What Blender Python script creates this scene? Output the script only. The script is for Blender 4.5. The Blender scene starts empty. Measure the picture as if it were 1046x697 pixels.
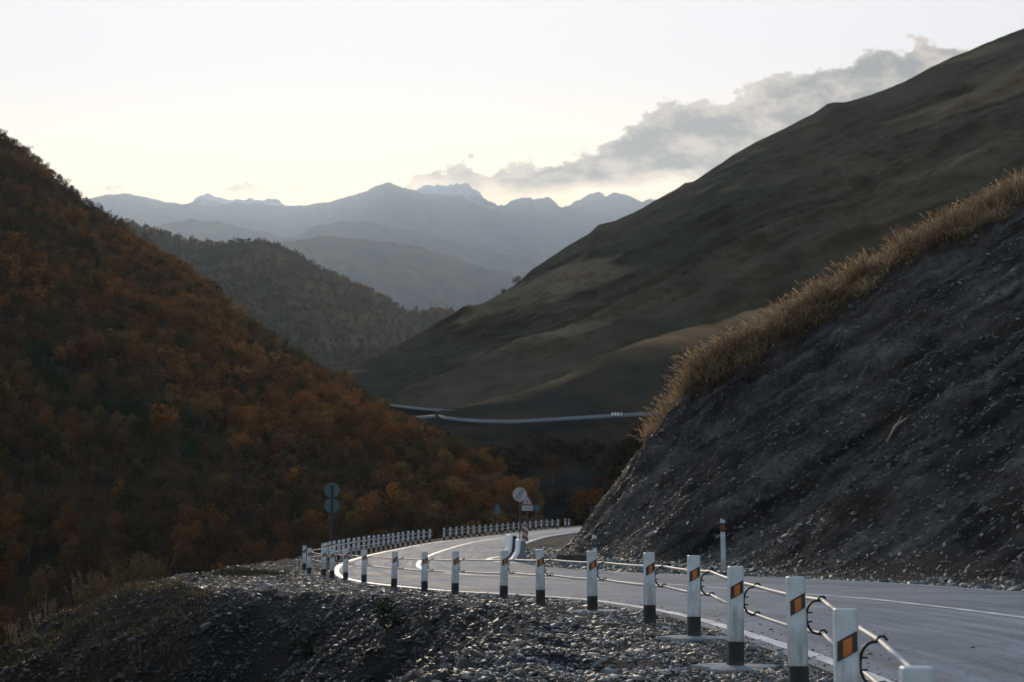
import bpy, math, random
import numpy as np
random.seed(7)
RNG = np.random.default_rng(11)
scene = bpy.context.scene
COL = scene.collection
ZC = 1.3                                   # height of the lens above the zero level
F = 1450.0                                 # focal length in photo pixels (1046 wide)
PITCH = math.atan((545 - 348.5) / F)
CP, SP = math.cos(PITCH), math.sin(PITCH)

def aw(px, py):
    """direction of a point of the photograph: sideways and upward tangents per metre of distance"""
    u = (np.asarray(px, float) - 523) / F; v = (348.5 - np.asarray(py, float)) / F
    Y = CP - SP * v
    return u / Y, (SP + CP * v) / Y
def at(px, py, Y):
    a, w = aw(px, py)
    return (float(a * Y), float(Y), float(w * Y) + ZC)

# ------------------------------------------------------------------ noise
_perm = np.random.default_rng(3).permutation(256).astype(np.int64)
_perm = np.concatenate([_perm, _perm, _perm])
_g3 = np.array([[1,1,0],[-1,1,0],[1,-1,0],[-1,-1,0],[1,0,1],[-1,0,1],[1,0,-1],[-1,0,-1],[0,1,1],[0,-1,1],[0,1,-1],[0,-1,-1],[1,1,0],[-1,1,0],[0,-1,1],[0,-1,-1]], float)
def perlin(x, y, z=0.0):
    x, y, z = np.broadcast_arrays(np.asarray(x, float), np.asarray(y, float), np.asarray(z, float))
    xi, yi, zi = np.floor(x), np.floor(y), np.floor(z)
    xf, yf, zf = x - xi, y - yi, z - zi
    xi, yi, zi = xi.astype(np.int64) & 255, yi.astype(np.int64) & 255, zi.astype(np.int64) & 255
    f = lambda t: t*t*t*(t*(t*6-15)+10)
    u, v, w = f(xf), f(yf), f(zf)
    def g(dx, dy, dz):
        h = _perm[_perm[_perm[xi+dx]+yi+dy]+zi+dz] & 15
        G = _g3[h]
        return G[...,0]*(xf-dx)+G[...,1]*(yf-dy)+G[...,2]*(zf-dz)
    L = lambda a, b, t: a + t*(b-a)
    return L(L(L(g(0,0,0),g(1,0,0),u),L(g(0,1,0),g(1,1,0),u),v),L(L(g(0,0,1),g(1,0,1),u),L(g(0,1,1),g(1,1,1),u),v),w)
def fbm(x, y, z=0.0, oct=4, gain=.5, ridged=False):
    s = 0; a = 1
    for k in range(oct):
        n = perlin(np.asarray(x)*2**k + 17.3*k, np.asarray(y)*2**k + 5.1*k, np.asarray(z)*2**k + 9.7*k)
        s = s + a*((1-2*np.abs(n)) if ridged else n*1.5); a *= gain
    return s
def sstep(a, b, x):
    t = np.clip((x-a)/(b-a), 0, 1); return t*t*(3-2*t)

# ------------------------------------------------------------------ mesh helpers
def link(o, parent=None, label=None, cat=None, group=None, kind=None):
    COL.objects.link(o)
    if parent is not None: o.parent = parent
    if label: o['label'] = label
    if cat: o['category'] = cat
    if group: o['group'] = group
    if kind: o['kind'] = kind
    return o
def empty(name, loc, rz=0, **k):
    o = bpy.data.objects.new(name, None); o.empty_display_size = .2
    o.location = loc; o.rotation_euler = (0, 0, rz)
    return link(o, **k)
def np_mesh(name, V, Fc, mat, tint=None, smooth=False):
    """V (n,3); Fc (m,k) one face size"""
    V = np.asarray(V, np.float32); Fc = np.asarray(Fc, np.int32)
    me = bpy.data.meshes.new(name); m, k = Fc.shape
    me.vertices.add(len(V)); me.vertices.foreach_set('co', V.ravel())
    me.loops.add(m*k); me.loops.foreach_set('vertex_index', Fc.ravel())
    me.polygons.add(m); me.polygons.foreach_set('loop_start', np.arange(m, dtype=np.int32)*k)
    if smooth: me.polygons.foreach_set('use_smooth', np.ones(m, bool))
    if tint is not None:
        at_ = me.color_attributes.new('tint', 'FLOAT_COLOR', 'POINT')
        c = np.ones((len(V), 4), np.float32); c[:, :3] = tint
        at_.data.foreach_set('color', c.ravel())
    me.update(calc_edges=True)
    if mat: me.materials.append(mat)
    return me
def py_mesh(name, V, Fc, mat, smooth=False):
    me = bpy.data.meshes.new(name); me.from_pydata([tuple(v) for v in V], [], Fc); me.update()
    if smooth:
        for p in me.polygons: p.use_smooth = True
    if mat: me.materials.append(mat)
    return me
def ob(name, me, **k):
    return link(bpy.data.objects.new(name, me), **k)
def grid_faces(nu, nv):
    i = np.arange(nu-1)[:, None]; j = np.arange(nv-1)[None, :]
    a = (i*nv+j).ravel()
    return np.stack([a, a+nv, a+nv+1, a+1], 1)
def ring_mesh(rings, closed=True, caps=True):
    V = []; Fc = []; n = len(rings[0])
    for r in rings: V += [tuple(p) for p in r]
    for k in range(len(rings)-1):
        for i in range(n if closed else n-1):
            j = (i+1) % n
            Fc.append((k*n+i, k*n+j, (k+1)*n+j, (k+1)*n+i))
    if caps:
        Fc.append(tuple(range(n-1, -1, -1))); Fc.append(tuple((len(rings)-1)*n+i for i in range(n)))
    return V, Fc
def tube(pts, r, n=8):
    P_ = [np.array(p, float) for p in pts]; rings = []
    up = np.array([0, 0, 1.0]); prev = None
    for k, p in enumerate(P_):
        d = P_[min(k+1, len(P_)-1)] - P_[max(k-1, 0)]; d /= np.linalg.norm(d)+1e-9
        if prev is None: s = np.cross(d, up if abs(d[2]) < .9 else np.array([1.0, 0, 0]))
        else: s = prev - d*prev.dot(d)
        s /= np.linalg.norm(s)+1e-9; prev = s; t = np.cross(d, s)
        rr = r[k] if hasattr(r, '__len__') else r
        rings.append([p + rr*(math.cos(2*math.pi*i/n)*s + math.sin(2*math.pi*i/n)*t) for i in range(n)])
    return ring_mesh(rings)
def merge(*vf):
    V = []; Fc = []
    for v, f in vf:
        o = len(V); V += [tuple(x) for x in v]; Fc += [tuple(i+o for i in q) for q in f]
    return V, Fc
def box_vf(x0, x1, y0, y1, z0, z1, bev=0.0):
    def rg(z, i): return [(x0+i, y0+i, z), (x1-i, y0+i, z), (x1-i, y1-i, z), (x0+i, y1-i, z)]
    if bev: return ring_mesh([rg(z0, bev), rg(z0+bev, 0), rg(z1-bev, 0), rg(z1, bev)])
    return ring_mesh([rg(z0, 0), rg(z1, 0)])

# ------------------------------------------------------------------ materials
def N(nt, t, **k):
    n = nt.nodes.new(t)
    for a, b in k.items(): setattr(n, a, b)
    return n
def rgb(c): return (c[0], c[1], c[2], 1)
def mat_basic(name, color, rough=.7, spec=.4, scale=6, var=.25, bump=0, bscale=40, metal=0, vary_col=None, coords='Object', attr=None, objcol=False):
    m = bpy.data.materials.new(name); m.use_nodes = True; nt = m.node_tree; L = nt.links
    b = nt.nodes['Principled BSDF']; b.inputs['Roughness'].default_value = rough
    b.inputs['Specular IOR Level'].default_value = spec; b.inputs['Metallic'].default_value = metal
    tc = N(nt, 'ShaderNodeTexCoord'); no = N(nt, 'ShaderNodeTexNoise'); no.inputs['Scale'].default_value = scale
    no.inputs['Detail'].default_value = 6; no.inputs['Roughness'].default_value = .6
    L.new(tc.outputs[coords], no.inputs['Vector'])
    mp = N(nt, 'ShaderNodeMapRange'); mp.inputs['From Min'].default_value = .3; mp.inputs['From Max'].default_value = .7
    mp.inputs['To Min'].default_value = 1-var; mp.inputs['To Max'].default_value = 1+var
    L.new(no.outputs['Fac'], mp.inputs['Value'])
    mx = N(nt, 'ShaderNodeMix', data_type='RGBA', blend_type='MULTIPLY'); mx.inputs['Factor'].default_value = 1
    cb = N(nt, 'ShaderNodeCombineColor')
    for s in ('Red', 'Green', 'Blue'): L.new(mp.outputs['Result'], cb.inputs[s])
    if attr:
        a = N(nt, 'ShaderNodeAttribute', attribute_name=attr); L.new(a.outputs['Color'], mx.inputs['A'])
    elif objcol:
        a = N(nt, 'ShaderNodeObjectInfo'); L.new(a.outputs['Color'], mx.inputs['A'])
    elif vary_col:
        n2 = N(nt, 'ShaderNodeTexNoise'); n2.inputs['Scale'].default_value = scale*.37; n2.inputs['Detail'].default_value = 4
        L.new(tc.outputs[coords], n2.inputs['Vector'])
        cr = N(nt, 'ShaderNodeMix', data_type='RGBA'); m2 = N(nt, 'ShaderNodeMapRange')
        m2.inputs['From Min'].default_value = .4; m2.inputs['From Max'].default_value = .62
        L.new(n2.outputs['Fac'], m2.inputs['Value']); L.new(m2.outputs['Result'], cr.inputs['Factor'])
        cr.inputs['A'].default_value = rgb(color); cr.inputs['B'].default_value = rgb(vary_col)
        L.new(cr.outputs['Result'], mx.inputs['A'])
    else: mx.inputs['A'].default_value = rgb(color)
    L.new(cb.outputs['Color'], mx.inputs['B']); L.new(mx.outputs['Result'], b.inputs['Base Color'])
    if bump:
        n3 = N(nt, 'ShaderNodeTexNoise'); n3.inputs['Scale'].default_value = bscale; n3.inputs['Detail'].default_value = 6
        L.new(tc.outputs[coords], n3.inputs['Vector'])
        bp = N(nt, 'ShaderNodeBump'); bp.inputs['Strength'].default_value = 1; bp.inputs['Distance'].default_value = bump
        L.new(n3.outputs['Fac'], bp.inputs['Height']); L.new(bp.outputs['Normal'], b.inputs['Normal'])
    return m
def mat_leaf(name, transl=.45, attr=None, color=None, objcol=False, nscale=.6, var=.25):
    m = bpy.data.materials.new(name); m.use_nodes = True; nt = m.node_tree; L = nt.links
    nt.nodes.remove(nt.nodes['Principled BSDF']); out = nt.nodes['Material Output']
    d = N(nt, 'ShaderNodeBsdfDiffuse'); t = N(nt, 'ShaderNodeBsdfTranslucent'); ms = N(nt, 'ShaderNodeMixShader')
    ms.inputs[0].default_value = transl
    mx = N(nt, 'ShaderNodeMix', data_type='RGBA', blend_type='MULTIPLY'); mx.inputs['Factor'].default_value = 1
    if attr: a = N(nt, 'ShaderNodeAttribute', attribute_name=attr); L.new(a.outputs['Color'], mx.inputs['A'])
    elif objcol: a = N(nt, 'ShaderNodeObjectInfo'); L.new(a.outputs['Color'], mx.inputs['A'])
    else: mx.inputs['A'].default_value = rgb(color)
    g = N(nt, 'ShaderNodeNewGeometry'); mp = N(nt, 'ShaderNodeMapRange')
    mp.inputs['To Min'].default_value = 1-var; mp.inputs['To Max'].default_value = 1+var
    L.new(g.outputs['Random Per Island'], mp.inputs['Value'])
    cb = N(nt, 'ShaderNodeCombineColor')
    for s in ('Red', 'Green', 'Blue'): L.new(mp.outputs['Result'], cb.inputs[s])
    L.new(cb.outputs['Color'], mx.inputs['B'])
    L.new(mx.outputs['Result'], d.inputs['Color']); L.new(mx.outputs['Result'], t.inputs['Color'])
    L.new(d.outputs[0], ms.inputs[1]); L.new(t.outputs[0], ms.inputs[2]); L.new(ms.outputs[0], out.inputs['Surface'])
    return m

M = {}
M['ground'] = mat_basic('slate_ground', (.1, .1, .1), rough=.9, spec=.10, scale=3, var=.35, attr='tint')
def rubble_bump(m):
    nt = m.node_tree; L = nt.links; tc = N(nt, 'ShaderNodeTexCoord'); prev = None
    mp = N(nt, 'ShaderNodeMapping'); mp.inputs['Rotation'].default_value = (.3, .5, .4); mp.inputs['Scale'].default_value = (1, 1.7, 1.3); L.new(tc.outputs['Object'], mp.inputs[0])
    for sc, dist in ((3.2, .16), (8.5, .07), (22, .025)):
        v = N(nt, 'ShaderNodeTexVoronoi', feature='F1'); v.inputs['Scale'].default_value = sc; v.inputs['Randomness'].default_value = 1
        nz = N(nt, 'ShaderNodeTexNoise'); nz.inputs['Scale'].default_value = sc*1.3; L.new(mp.outputs[0], nz.inputs['Vector'])
        ad = N(nt, 'ShaderNodeMix', data_type='RGBA', blend_type='ADD'); ad.inputs['Factor'].default_value = .35; L.new(mp.outputs[0], ad.inputs['A']); L.new(nz.outputs['Color'], ad.inputs['B'])
        L.new(ad.outputs['Result'], v.inputs['Vector'])
        b = N(nt, 'ShaderNodeBump'); b.inputs['Distance'].default_value = dist; b.inputs['Strength'].default_value = .9; L.new(v.outputs['Distance'], b.inputs['Height'])
        if prev: L.new(prev.outputs[0], b.inputs['Normal'])
        prev = b
    L.new(prev.outputs[0], nt.nodes['Principled BSDF'].inputs['Normal'])
rubble_bump(M['ground'])
M['stone'] = mat_basic('slate_chips', (.1, .1, .1), rough=.60, spec=.36, scale=2, var=.2, attr='tint')
M['white'] = mat_basic('white_paint_post', (.50, .55, .58), rough=.55, spec=.35, scale=7, var=.13, vary_col=(.40, .43, .44), bump=.003, bscale=30)
def grime(m):
    nt = m.node_tree; L = nt.links; b = nt.nodes['Principled BSDF']; old = b.inputs['Base Color'].links[0].from_socket
    tc = N(nt, 'ShaderNodeTexCoord'); sp = N(nt, 'ShaderNodeSeparateXYZ'); L.new(tc.outputs['Object'], sp.inputs[0]); oi = N(nt, 'ShaderNodeObjectInfo')
    mp = N(nt, 'ShaderNodeMapping'); mp.inputs['Scale'].default_value = (14, 14, 3); L.new(tc.outputs['Object'], mp.inputs[0])
    ad = N(nt, 'ShaderNodeVectorMath', operation='ADD'); L.new(mp.outputs[0], ad.inputs[0]); L.new(oi.outputs['Location'], ad.inputs[1])
    no = N(nt, 'ShaderNodeTexNoise'); no.inputs['Scale'].default_value = 1.6; no.inputs['Detail'].default_value = 7; no.inputs['Roughness'].default_value = .7; L.new(ad.outputs[0], no.inputs['Vector'])
    h = N(nt, 'ShaderNodeMapRange'); h.inputs['From Min'].default_value = .75; h.inputs['From Max'].default_value = .18; h.inputs['To Min'].default_value = -.12; h.inputs['To Max'].default_value = .16; L.new(sp.outputs['Z'], h.inputs['Value'])
    sm = N(nt, 'ShaderNodeMath', operation='ADD'); L.new(h.outputs[0], sm.inputs[0]); L.new(no.outputs['Fac'], sm.inputs[1])
    f = N(nt, 'ShaderNodeMapRange'); f.inputs['From Min'].default_value = .46; f.inputs['From Max'].default_value = .80; f.inputs['To Max'].default_value = .75; L.new(sm.outputs[0], f.inputs['Value'])
    mx = N(nt, 'ShaderNodeMix', data_type='RGBA'); L.new(f.outputs[0], mx.inputs['Factor']); L.new(old, mx.inputs['A']); mx.inputs['B'].default_value = (.17, .15, .125, 1)
    L.new(mx.outputs['Result'], b.inputs['Base Color'])
grime(M['white'])
M['black'] = mat_basic('black_paint_post', (.022, .023, .026), rough=.7, spec=.3, scale=9, var=.35, vary_col=(.05, .048, .045))
M['refl_black'] = mat_basic('reflector_black', (.02, .02, .02), rough=.5)
M['orange'] = mat_basic('reflector_orange', (.42, .12, .02), rough=.5, var=.1, scale=20)
M['red'] = mat_basic('reflector_red', (.35, .03, .02), rough=.4, var=.1, scale=20)
M['steel'] = mat_basic('bracket_iron', (.02, .018, .017), rough=.6, metal=.3, scale=20)
M['cable'] = mat_basic('rail_rope', (.50, .46, .44), rough=.6, scale=30, var=.12)
M['concrete'] = mat_basic('concrete', (.3, .31, .31), rough=.85, scale=5, var=.2, vary_col=(.2, .21, .21), bump=.01, bscale=25)
M['barrier'] = mat_basic('barrier_concrete', (.15, .175, .19), rough=.8, scale=4, var=.15, bump=.006, bscale=20)
M['sign_back'] = mat_basic('sign_back_grey', (.045, .085, .10), rough=.6, var=.12, scale=3, metal=.0)
M['sign_white'] = mat_basic('sign_white', (.36, .34, .34), rough=.5, var=.07, scale=3)
M['sign_dark'] = mat_basic('sign_dark', (.1, .1, .11), rough=.5)
M['sign_red'] = mat_basic('sign_red', (.20, .055, .05), rough=.5, var=.08)
M['sign_blue'] = mat_basic('sign_blue', (.025, .08, .115), rough=.5, var=.08)
M['pole'] = mat_basic('pole_grey', (.06, .065, .07), rough=.6, scale=9)
M['bark'] = mat_basic('bark', (.065, .055, .048), rough=.9, scale=3, var=.3)
M['deadwood'] = mat_basic('dead_wood', (.3, .24, .18), rough=.85, scale=4, var=.25, bump=.01)
M['canopy'] = mat_leaf('autumn_leaves_wood', attr='tint', var=.3)
M['crown'] = mat_leaf('autumn_leaves', objcol=True, var=.3)
M['grass'] = mat_leaf('dry_grass_blades', transl=.5, attr='tint', var=.25)

# ------------------------------------------------------------------ near ground: levels along the road
def zr(y):   # height of the road surface
    return ZC + np.interp(y, [0, 5, 7.5, 10, 14, 19, 22, 25, 29, 35, 42, 48, 54, 60, 75, 90, 105, 125, 150],
                          [-1.31, -1.25, -1.14, -1.055, -.99, -1.0, -1.015, -1.07, -1.15, -1.185, -1.22, -1.18, -1.1, -1.02, -.8, -.48, -.14, .45, 1.0])
E = np.array([(2.25,-3),(2.4,0),(2.6,5),(2.68,8),(2.65,10),(2.55,12),(2.36,14),(2.12,17.5),(1.6,20.5),(.75,23.8),(-.45,27),(-1.9,30.5),(-3.4,34.5),(-4.5,39),(-5.35,44),(-5.95,49),(-6.3,54),(-6.4,60),(-6.2,68),(-5.7,77),(-4.8,86),(-3.2,95),(-1.3,104),(1.2,114),(4.5,125),(8.5,136),(14,148)], float)
R = np.array([(10.6,-3),(10.7,2),(10.9,8),(10.9,15),(10.7,22),(10.1,28),(9.3,34.0),(8.0,38.4),(6.4,41.3),(4.2,44.0),(2.3,47.0),(.9,51),(.15,56),(-.2,61),(-.1,68),(.3,77),(1.05,86),(2.0,95),(3.3,104),(5.8,114),(9.5,124),(14,133),(20,142)], float)
BASE = np.array([(14.2,-3),(14.2,5),(13.6,15),(12.8,25),(11.5,31.8),(9.6,38),(7.8,43),(5.6,49),(3.3,55),(1.75,61),(2.15,69),(3.2,79),(4.6,90),(6.4,101),(9.2,112),(13.5,122),(19,132)], float)
SHELF = np.array([(-1.3,-3),(-.9,2),(-.6,6),(-.3,11),(.0,13.7),(.25,16.5),(.05,19),(-.75,21.5),(-1.6,23.8),(-3,26),(-4.8,27.8),(-6.6,29.2),(-8.0,31),(-8.8,34),(-9.2,40),(-9.4,48),(-9.1,56),(-8.6,66),(-7.8,76),(-6.7,86),(-5.0,96),(-3.1,105),(-.4,115.5),(3.0,127),(7.6,139),(14,152)], float)
def smooth_line(P_, n=400):
    """Catmull-Rom through the points, resampled evenly"""
    P_ = np.asarray(P_, float); Q = np.vstack([2*P_[0]-P_[1], P_, 2*P_[-1]-P_[-2]]); out = []
    for i in range(1, len(Q)-2):
        t = np.linspace(0, 1, 24, endpoint=False)[:, None]
        a, b, c, d = Q[i-1], Q[i], Q[i+1], Q[i+2]
        out.append(.5*((2*b)+(-a+c)*t+(2*a-5*b+4*c-d)*t**2+(-a+3*b-3*c+d)*t**3))
    out.append(Q[-2][None]); out = np.vstack(out)
    s = np.concatenate([[0], np.cumsum(np.linalg.norm(np.diff(out, axis=0), axis=1))])
    q = np.linspace(0, s[-1], n)
    return np.stack([np.interp(q, s, out[:, k]) for k in range(out.shape[1])], 1)
Es, Rs, Bs, Ss = (smooth_line(q, 700) for q in (E, R, BASE, SHELF))
GX0, GX1, GY0, GY1, GS = -96.0, 90.0, -6.0, 156.0, .5
_sg = {}
def _field(line):
    X, Y = np.meshgrid(np.arange(GX0, GX1, GS), np.arange(GY0, GY1, GS), indexing='ij'); x = X.ravel(); y = Y.ravel()
    ln = line[::3]; out = np.zeros(x.shape)
    t = np.zeros_like(ln); t[1:-1] = ln[2:]-ln[:-2]; t[0] = t[1]; t[-1] = t[-2]; t /= np.linalg.norm(t, axis=1)[:, None]
    for c0 in range(0, len(x), 20000):
        xs, ys = x[c0:c0+20000, None], y[c0:c0+20000, None]
        d2 = (xs-ln[None, :, 0])**2 + (ys-ln[None, :, 1])**2
        k = np.argmin(d2, 1); q = slice(c0, c0+20000)
        vx = xs[:, 0]-ln[k, 0]; vy = ys[:, 0]-ln[k, 1]; cr = t[k, 0]*vy - t[k, 1]*vx
        far_ = np.sqrt(d2[np.arange(len(k)), k])
        out[q] = np.where(far_ < 1.5, cr, np.sign(cr)*far_)
    return out.reshape(X.shape)
def signed(line, x, y):
    """signed distance to a polyline, positive on its left (seen going away); read from a 0.5 m field"""
    if id(line) not in _sg: _sg[id(line)] = _field(line)
    f = _sg[id(line)]; a = np.clip((np.asarray(x)-GX0)/GS, 0, f.shape[0]-1.001); b = np.clip((np.asarray(y)-GY0)/GS, 0, f.shape[1]-1.001)
    i = a.astype(int); j = b.astype(int); a = a-i; b = b-j
    return f[i, j]*(1-a)*(1-b)+f[i+1, j]*a*(1-b)+f[i, j+1]*(1-a)*b+f[i+1, j+1]*a*b
def ground_z(x, y):
    s = signed(Ss, x, y)                       # > 0: outside the shelf, on the bank
    so = np.clip(s, 0, None)
    wob = .5*fbm(x*.35, y*.35, 1.7, 3)
    steep = .80*np.ones_like(s)
    spur = sstep(-6.5, -9.5, x)*sstep(37, 30, y)       # grassy spur end, gentler
    steep = steep*(1-spur) + .66*spur
    fall = steep*(np.sqrt((so+wob*sstep(0,2,so))**2+.35)-.59)
    fall = np.where(so > 0, np.clip(fall, 0, None), 0)
    fall = fall + .35*np.clip(so-22, 0, None)
    z = zr(y) - .05 - fall
    # the verge: a small windrow of spoil outside the posts
    off_road = np.clip(signed(Es, x, y), 0, None)
    verge = sstep(.5, 1.6, off_road)
    z = z + .03*sstep(-1.2, -.2, -np.abs(signed(Es, x, y)-.25))
    z = z + verge*.05*fbm(x*1.3, y*1.3, .3, 3)
    z = z + sstep(.3, 3, so)*(.30*fbm(x*.55, y*.55, 4.2, 4, ridged=False)+.10*fbm(x*2.2, y*2.2, 1, 3))
    z = z + .10*sstep(-1.6, -.1, s)*sstep(1.6, .2, s)*(fbm(x*.9, y*.9, 8, 3)+.3)*sstep(1.0, 2.0, off_road)
    # right shoulder rising gently to the slope foot
    rr = np.clip(-signed(Rs, x, y), 0, None)
    z = z + sstep(.3, 3.2, rr)*(.16 + .05*fbm(x*1.1, y*1.1, 2.2, 3))
    rb = np.clip(-signed(Bs, x, y), 0, None)
    z = z - np.clip(rb-.6, 0, None)*.25
    return z
def ground_tint(x, y):
    n = fbm(x*.5, y*.5, 3.3, 4); n2 = fbm(x*2.1, y*2.1, 7.7, 3)
    slate = np.array([.052, .053, .054]); brown = np.array([.042, .034, .023]); dark = np.array([.024, .0215, .020])
    s = signed(Ss, x, y)
    spur = sstep(-5.0, -8.0, x)*sstep(38, 31, y)*sstep(-.4, 1.0, s+.5*n)
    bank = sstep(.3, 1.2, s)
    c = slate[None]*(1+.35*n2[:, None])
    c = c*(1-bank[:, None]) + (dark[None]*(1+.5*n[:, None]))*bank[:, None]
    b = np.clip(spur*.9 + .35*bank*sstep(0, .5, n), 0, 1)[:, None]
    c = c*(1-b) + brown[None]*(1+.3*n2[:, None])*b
    return np.clip(c, .008, 1)
nu, nv = 760, 620
A_ = np.linspace(-.62, .56, nu); D_ = np.exp(np.linspace(math.log(2.2), math.log(150), nv))
AA, DD = np.meshgrid(A_, D_, indexing='ij'); gx = (AA*DD).ravel(); gy = DD.ravel()
gz = ground_z(gx, gy)
rin = np.clip(np.minimum(-signed(Es, gx, gy), signed(Rs, gx, gy)), 0, None)
gz = gz - .10*sstep(.15, .5, rin)           # bed under the carriageway
V = np.stack([gx, gy, gz], 1)
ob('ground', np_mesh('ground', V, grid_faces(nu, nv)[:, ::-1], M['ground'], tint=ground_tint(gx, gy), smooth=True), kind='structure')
# ground that closes the world behind and beside the camera
def plain_sheet(name, x0, x1, y0, y1, zf, mat, n=60, tint=None):
    X, Y = np.meshgrid(np.linspace(x0, x1, n), np.linspace(y0, y1, n), indexing='ij'); X = X.ravel(); Y = Y.ravel()
    v = np.stack([X, Y, zf(X, Y)], 1)
    return ob(name, np_mesh(name, v, grid_faces(n, n)[:, ::-1], mat, tint=np.tile(tint, (len(v), 1)) if tint is not None else None, smooth=True), kind='structure')
plain_sheet('valley_floor', -25500, 25500, -4300, 30000, lambda X, Y: -75 + 0*X, M['ground'], tint=[(.05, .05, .035)])

# ------------------------------------------------------------------ road
def mat_road():
    m = mat_basic('asphalt', (.150, .175, .205), rough=.8, spec=.15, scale=1.2, var=.12, vary_col=(.195, .215, .242))
    nt = m.node_tree; L = nt.links; b = nt.nodes['Principled BSDF']
    tc = N(nt, 'ShaderNodeTexCoord'); mpg = N(nt, 'ShaderNodeMapping'); mpg.inputs['Scale'].default_value = (2.2, .12, 1)
    no = N(nt, 'ShaderNodeTexNoise'); no.inputs['Scale'].default_value = 2.0; no.inputs['Detail'].default_value = 5
    L.new(tc.outputs['UV'], mpg.inputs['Vector']); L.new(mpg.outputs['Vector'], no.inputs['Vector'])
    r = N(nt, 'ShaderNodeMapRange'); r.inputs['From Min'].default_value = .3; r.inputs['From Max'].default_value = .7
    r.inputs['To Min'].default_value = .72; r.inputs['To Max'].default_value = .95
    L.new(no.outputs['Fac'], r.inputs['Value']); L.new(r.outputs['Result'], b.inputs['Roughness'])
    old = b.inputs['Base Color'].links[0].from_socket
    mx = N(nt, 'ShaderNodeMix', data_type='RGBA', blend_type='MULTIPLY'); mx.inputs['Factor'].default_value = 1
    r2 = N(nt, 'ShaderNodeMapRange'); r2.inputs['From Min'].default_value = .3; r2.inputs['From Max'].default_value = .7
    r2.inputs['To Min'].default_value = .62; r2.inputs['To Max'].default_value = 1.28
    L.new(no.outputs['Fac'], r2.inputs['Value'])
    cb = N(nt, 'ShaderNodeCombineColor')
    for s in ('Red', 'Green', 'Blue'): L.new(r2.outputs['Result'], cb.inputs[s])
    L.new(old, mx.inputs['A']); L.new(cb.outputs['Color'], mx.inputs['B']); L.new(mx.outputs['Result'], b.inputs['Base Color'])
    cr = N(nt, 'ShaderNodeTexVoronoi', feature='DISTANCE_TO_EDGE'); cr.inputs['Scale'].default_value = .32
    nz = N(nt, 'ShaderNodeTexNoise'); nz.inputs['Scale'].default_value = 1.1; nz.inputs['Detail'].default_value = 5; L.new(tc.outputs['Object'], nz.inputs['Vector'])
    dv = N(nt, 'ShaderNodeMix', data_type='RGBA', blend_type='ADD'); dv.inputs['Factor'].default_value = 1.2; L.new(tc.outputs['Object'], dv.inputs['A']); L.new(nz.outputs['Color'], dv.inputs['B']); L.new(dv.outputs['Result'], cr.inputs['Vector'])
    cm = N(nt, 'ShaderNodeMapRange'); cm.inputs['From Max'].default_value = .008; cm.inputs['To Min'].default_value = .55; cm.inputs['To Max'].default_value = 1; L.new(cr.outputs['Distance'], cm.inputs['Value'])
    pt = N(nt, 'ShaderNodeTexNoise'); pt.inputs['Scale'].default_value = .16; pt.inputs['Detail'].default_value = 3; L.new(tc.outputs['Object'], pt.inputs['Vector'])
    pm = N(nt, 'ShaderNodeMapRange'); pm.inputs['From Min'].default_value = .53; pm.inputs['From Max'].default_value = .60; pm.inputs['To Min'].default_value = 1.06; pm.inputs['To Max'].default_value = .84; L.new(pt.outputs['Fac'], pm.inputs['Value'])
    ag = N(nt, 'ShaderNodeTexNoise'); ag.inputs['Scale'].default_value = 22; ag.inputs['Detail'].default_value = 4; L.new(tc.outputs['Object'], ag.inputs['Vector'])
    am = N(nt, 'ShaderNodeMapRange'); am.inputs['From Min'].default_value = .35; am.inputs['From Max'].default_value = .65; am.inputs['To Min'].default_value = .84; am.inputs['To Max'].default_value = 1.16; L.new(ag.outputs['Fac'], am.inputs['Value'])
    m1_ = N(nt, 'ShaderNodeMath', operation='MULTIPLY'); L.new(cm.outputs[0], m1_.inputs[0]); L.new(pm.outputs[0], m1_.inputs[1])
    m2_ = N(nt, 'ShaderNodeMath', operation='MULTIPLY'); L.new(m1_.outputs[0], m2_.inputs[0]); L.new(am.outputs[0], m2_.inputs[1])
    vm = N(nt, 'ShaderNodeVectorMath', operation='SCALE'); L.new(mx.outputs['Result'], vm.inputs[0]); L.new(m2_.outputs[0], vm.inputs['Scale']); L.new(vm.outputs[0], b.inputs['Base Color'])
    n3 = N(nt, 'ShaderNodeTexNoise'); n3.inputs['Scale'].default_value = 60; n3.inputs['Detail'].default_value = 3
    L.new(tc.outputs['Object'], n3.inputs['Vector'])
    bp = N(nt, 'ShaderNodeBump'); bp.inputs['Distance'].default_value = .012; bp.inputs['Strength'].default_value = .7
    L.new(n3.outputs['Fac'], bp.inputs['Height']); L.new(bp.outputs['Normal'], b.inputs['Normal'])
    return m
M['road'] = mat_road()
nr = 500
Ee = smooth_line(E, nr)
tE = np.gradient(Ee, axis=0); tE /= np.linalg.norm(tE, axis=1)[:, None]; nE = np.stack([-tE[:, 1], tE[:, 0]], 1)  # left
Re = smooth_line(R, nr)
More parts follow.
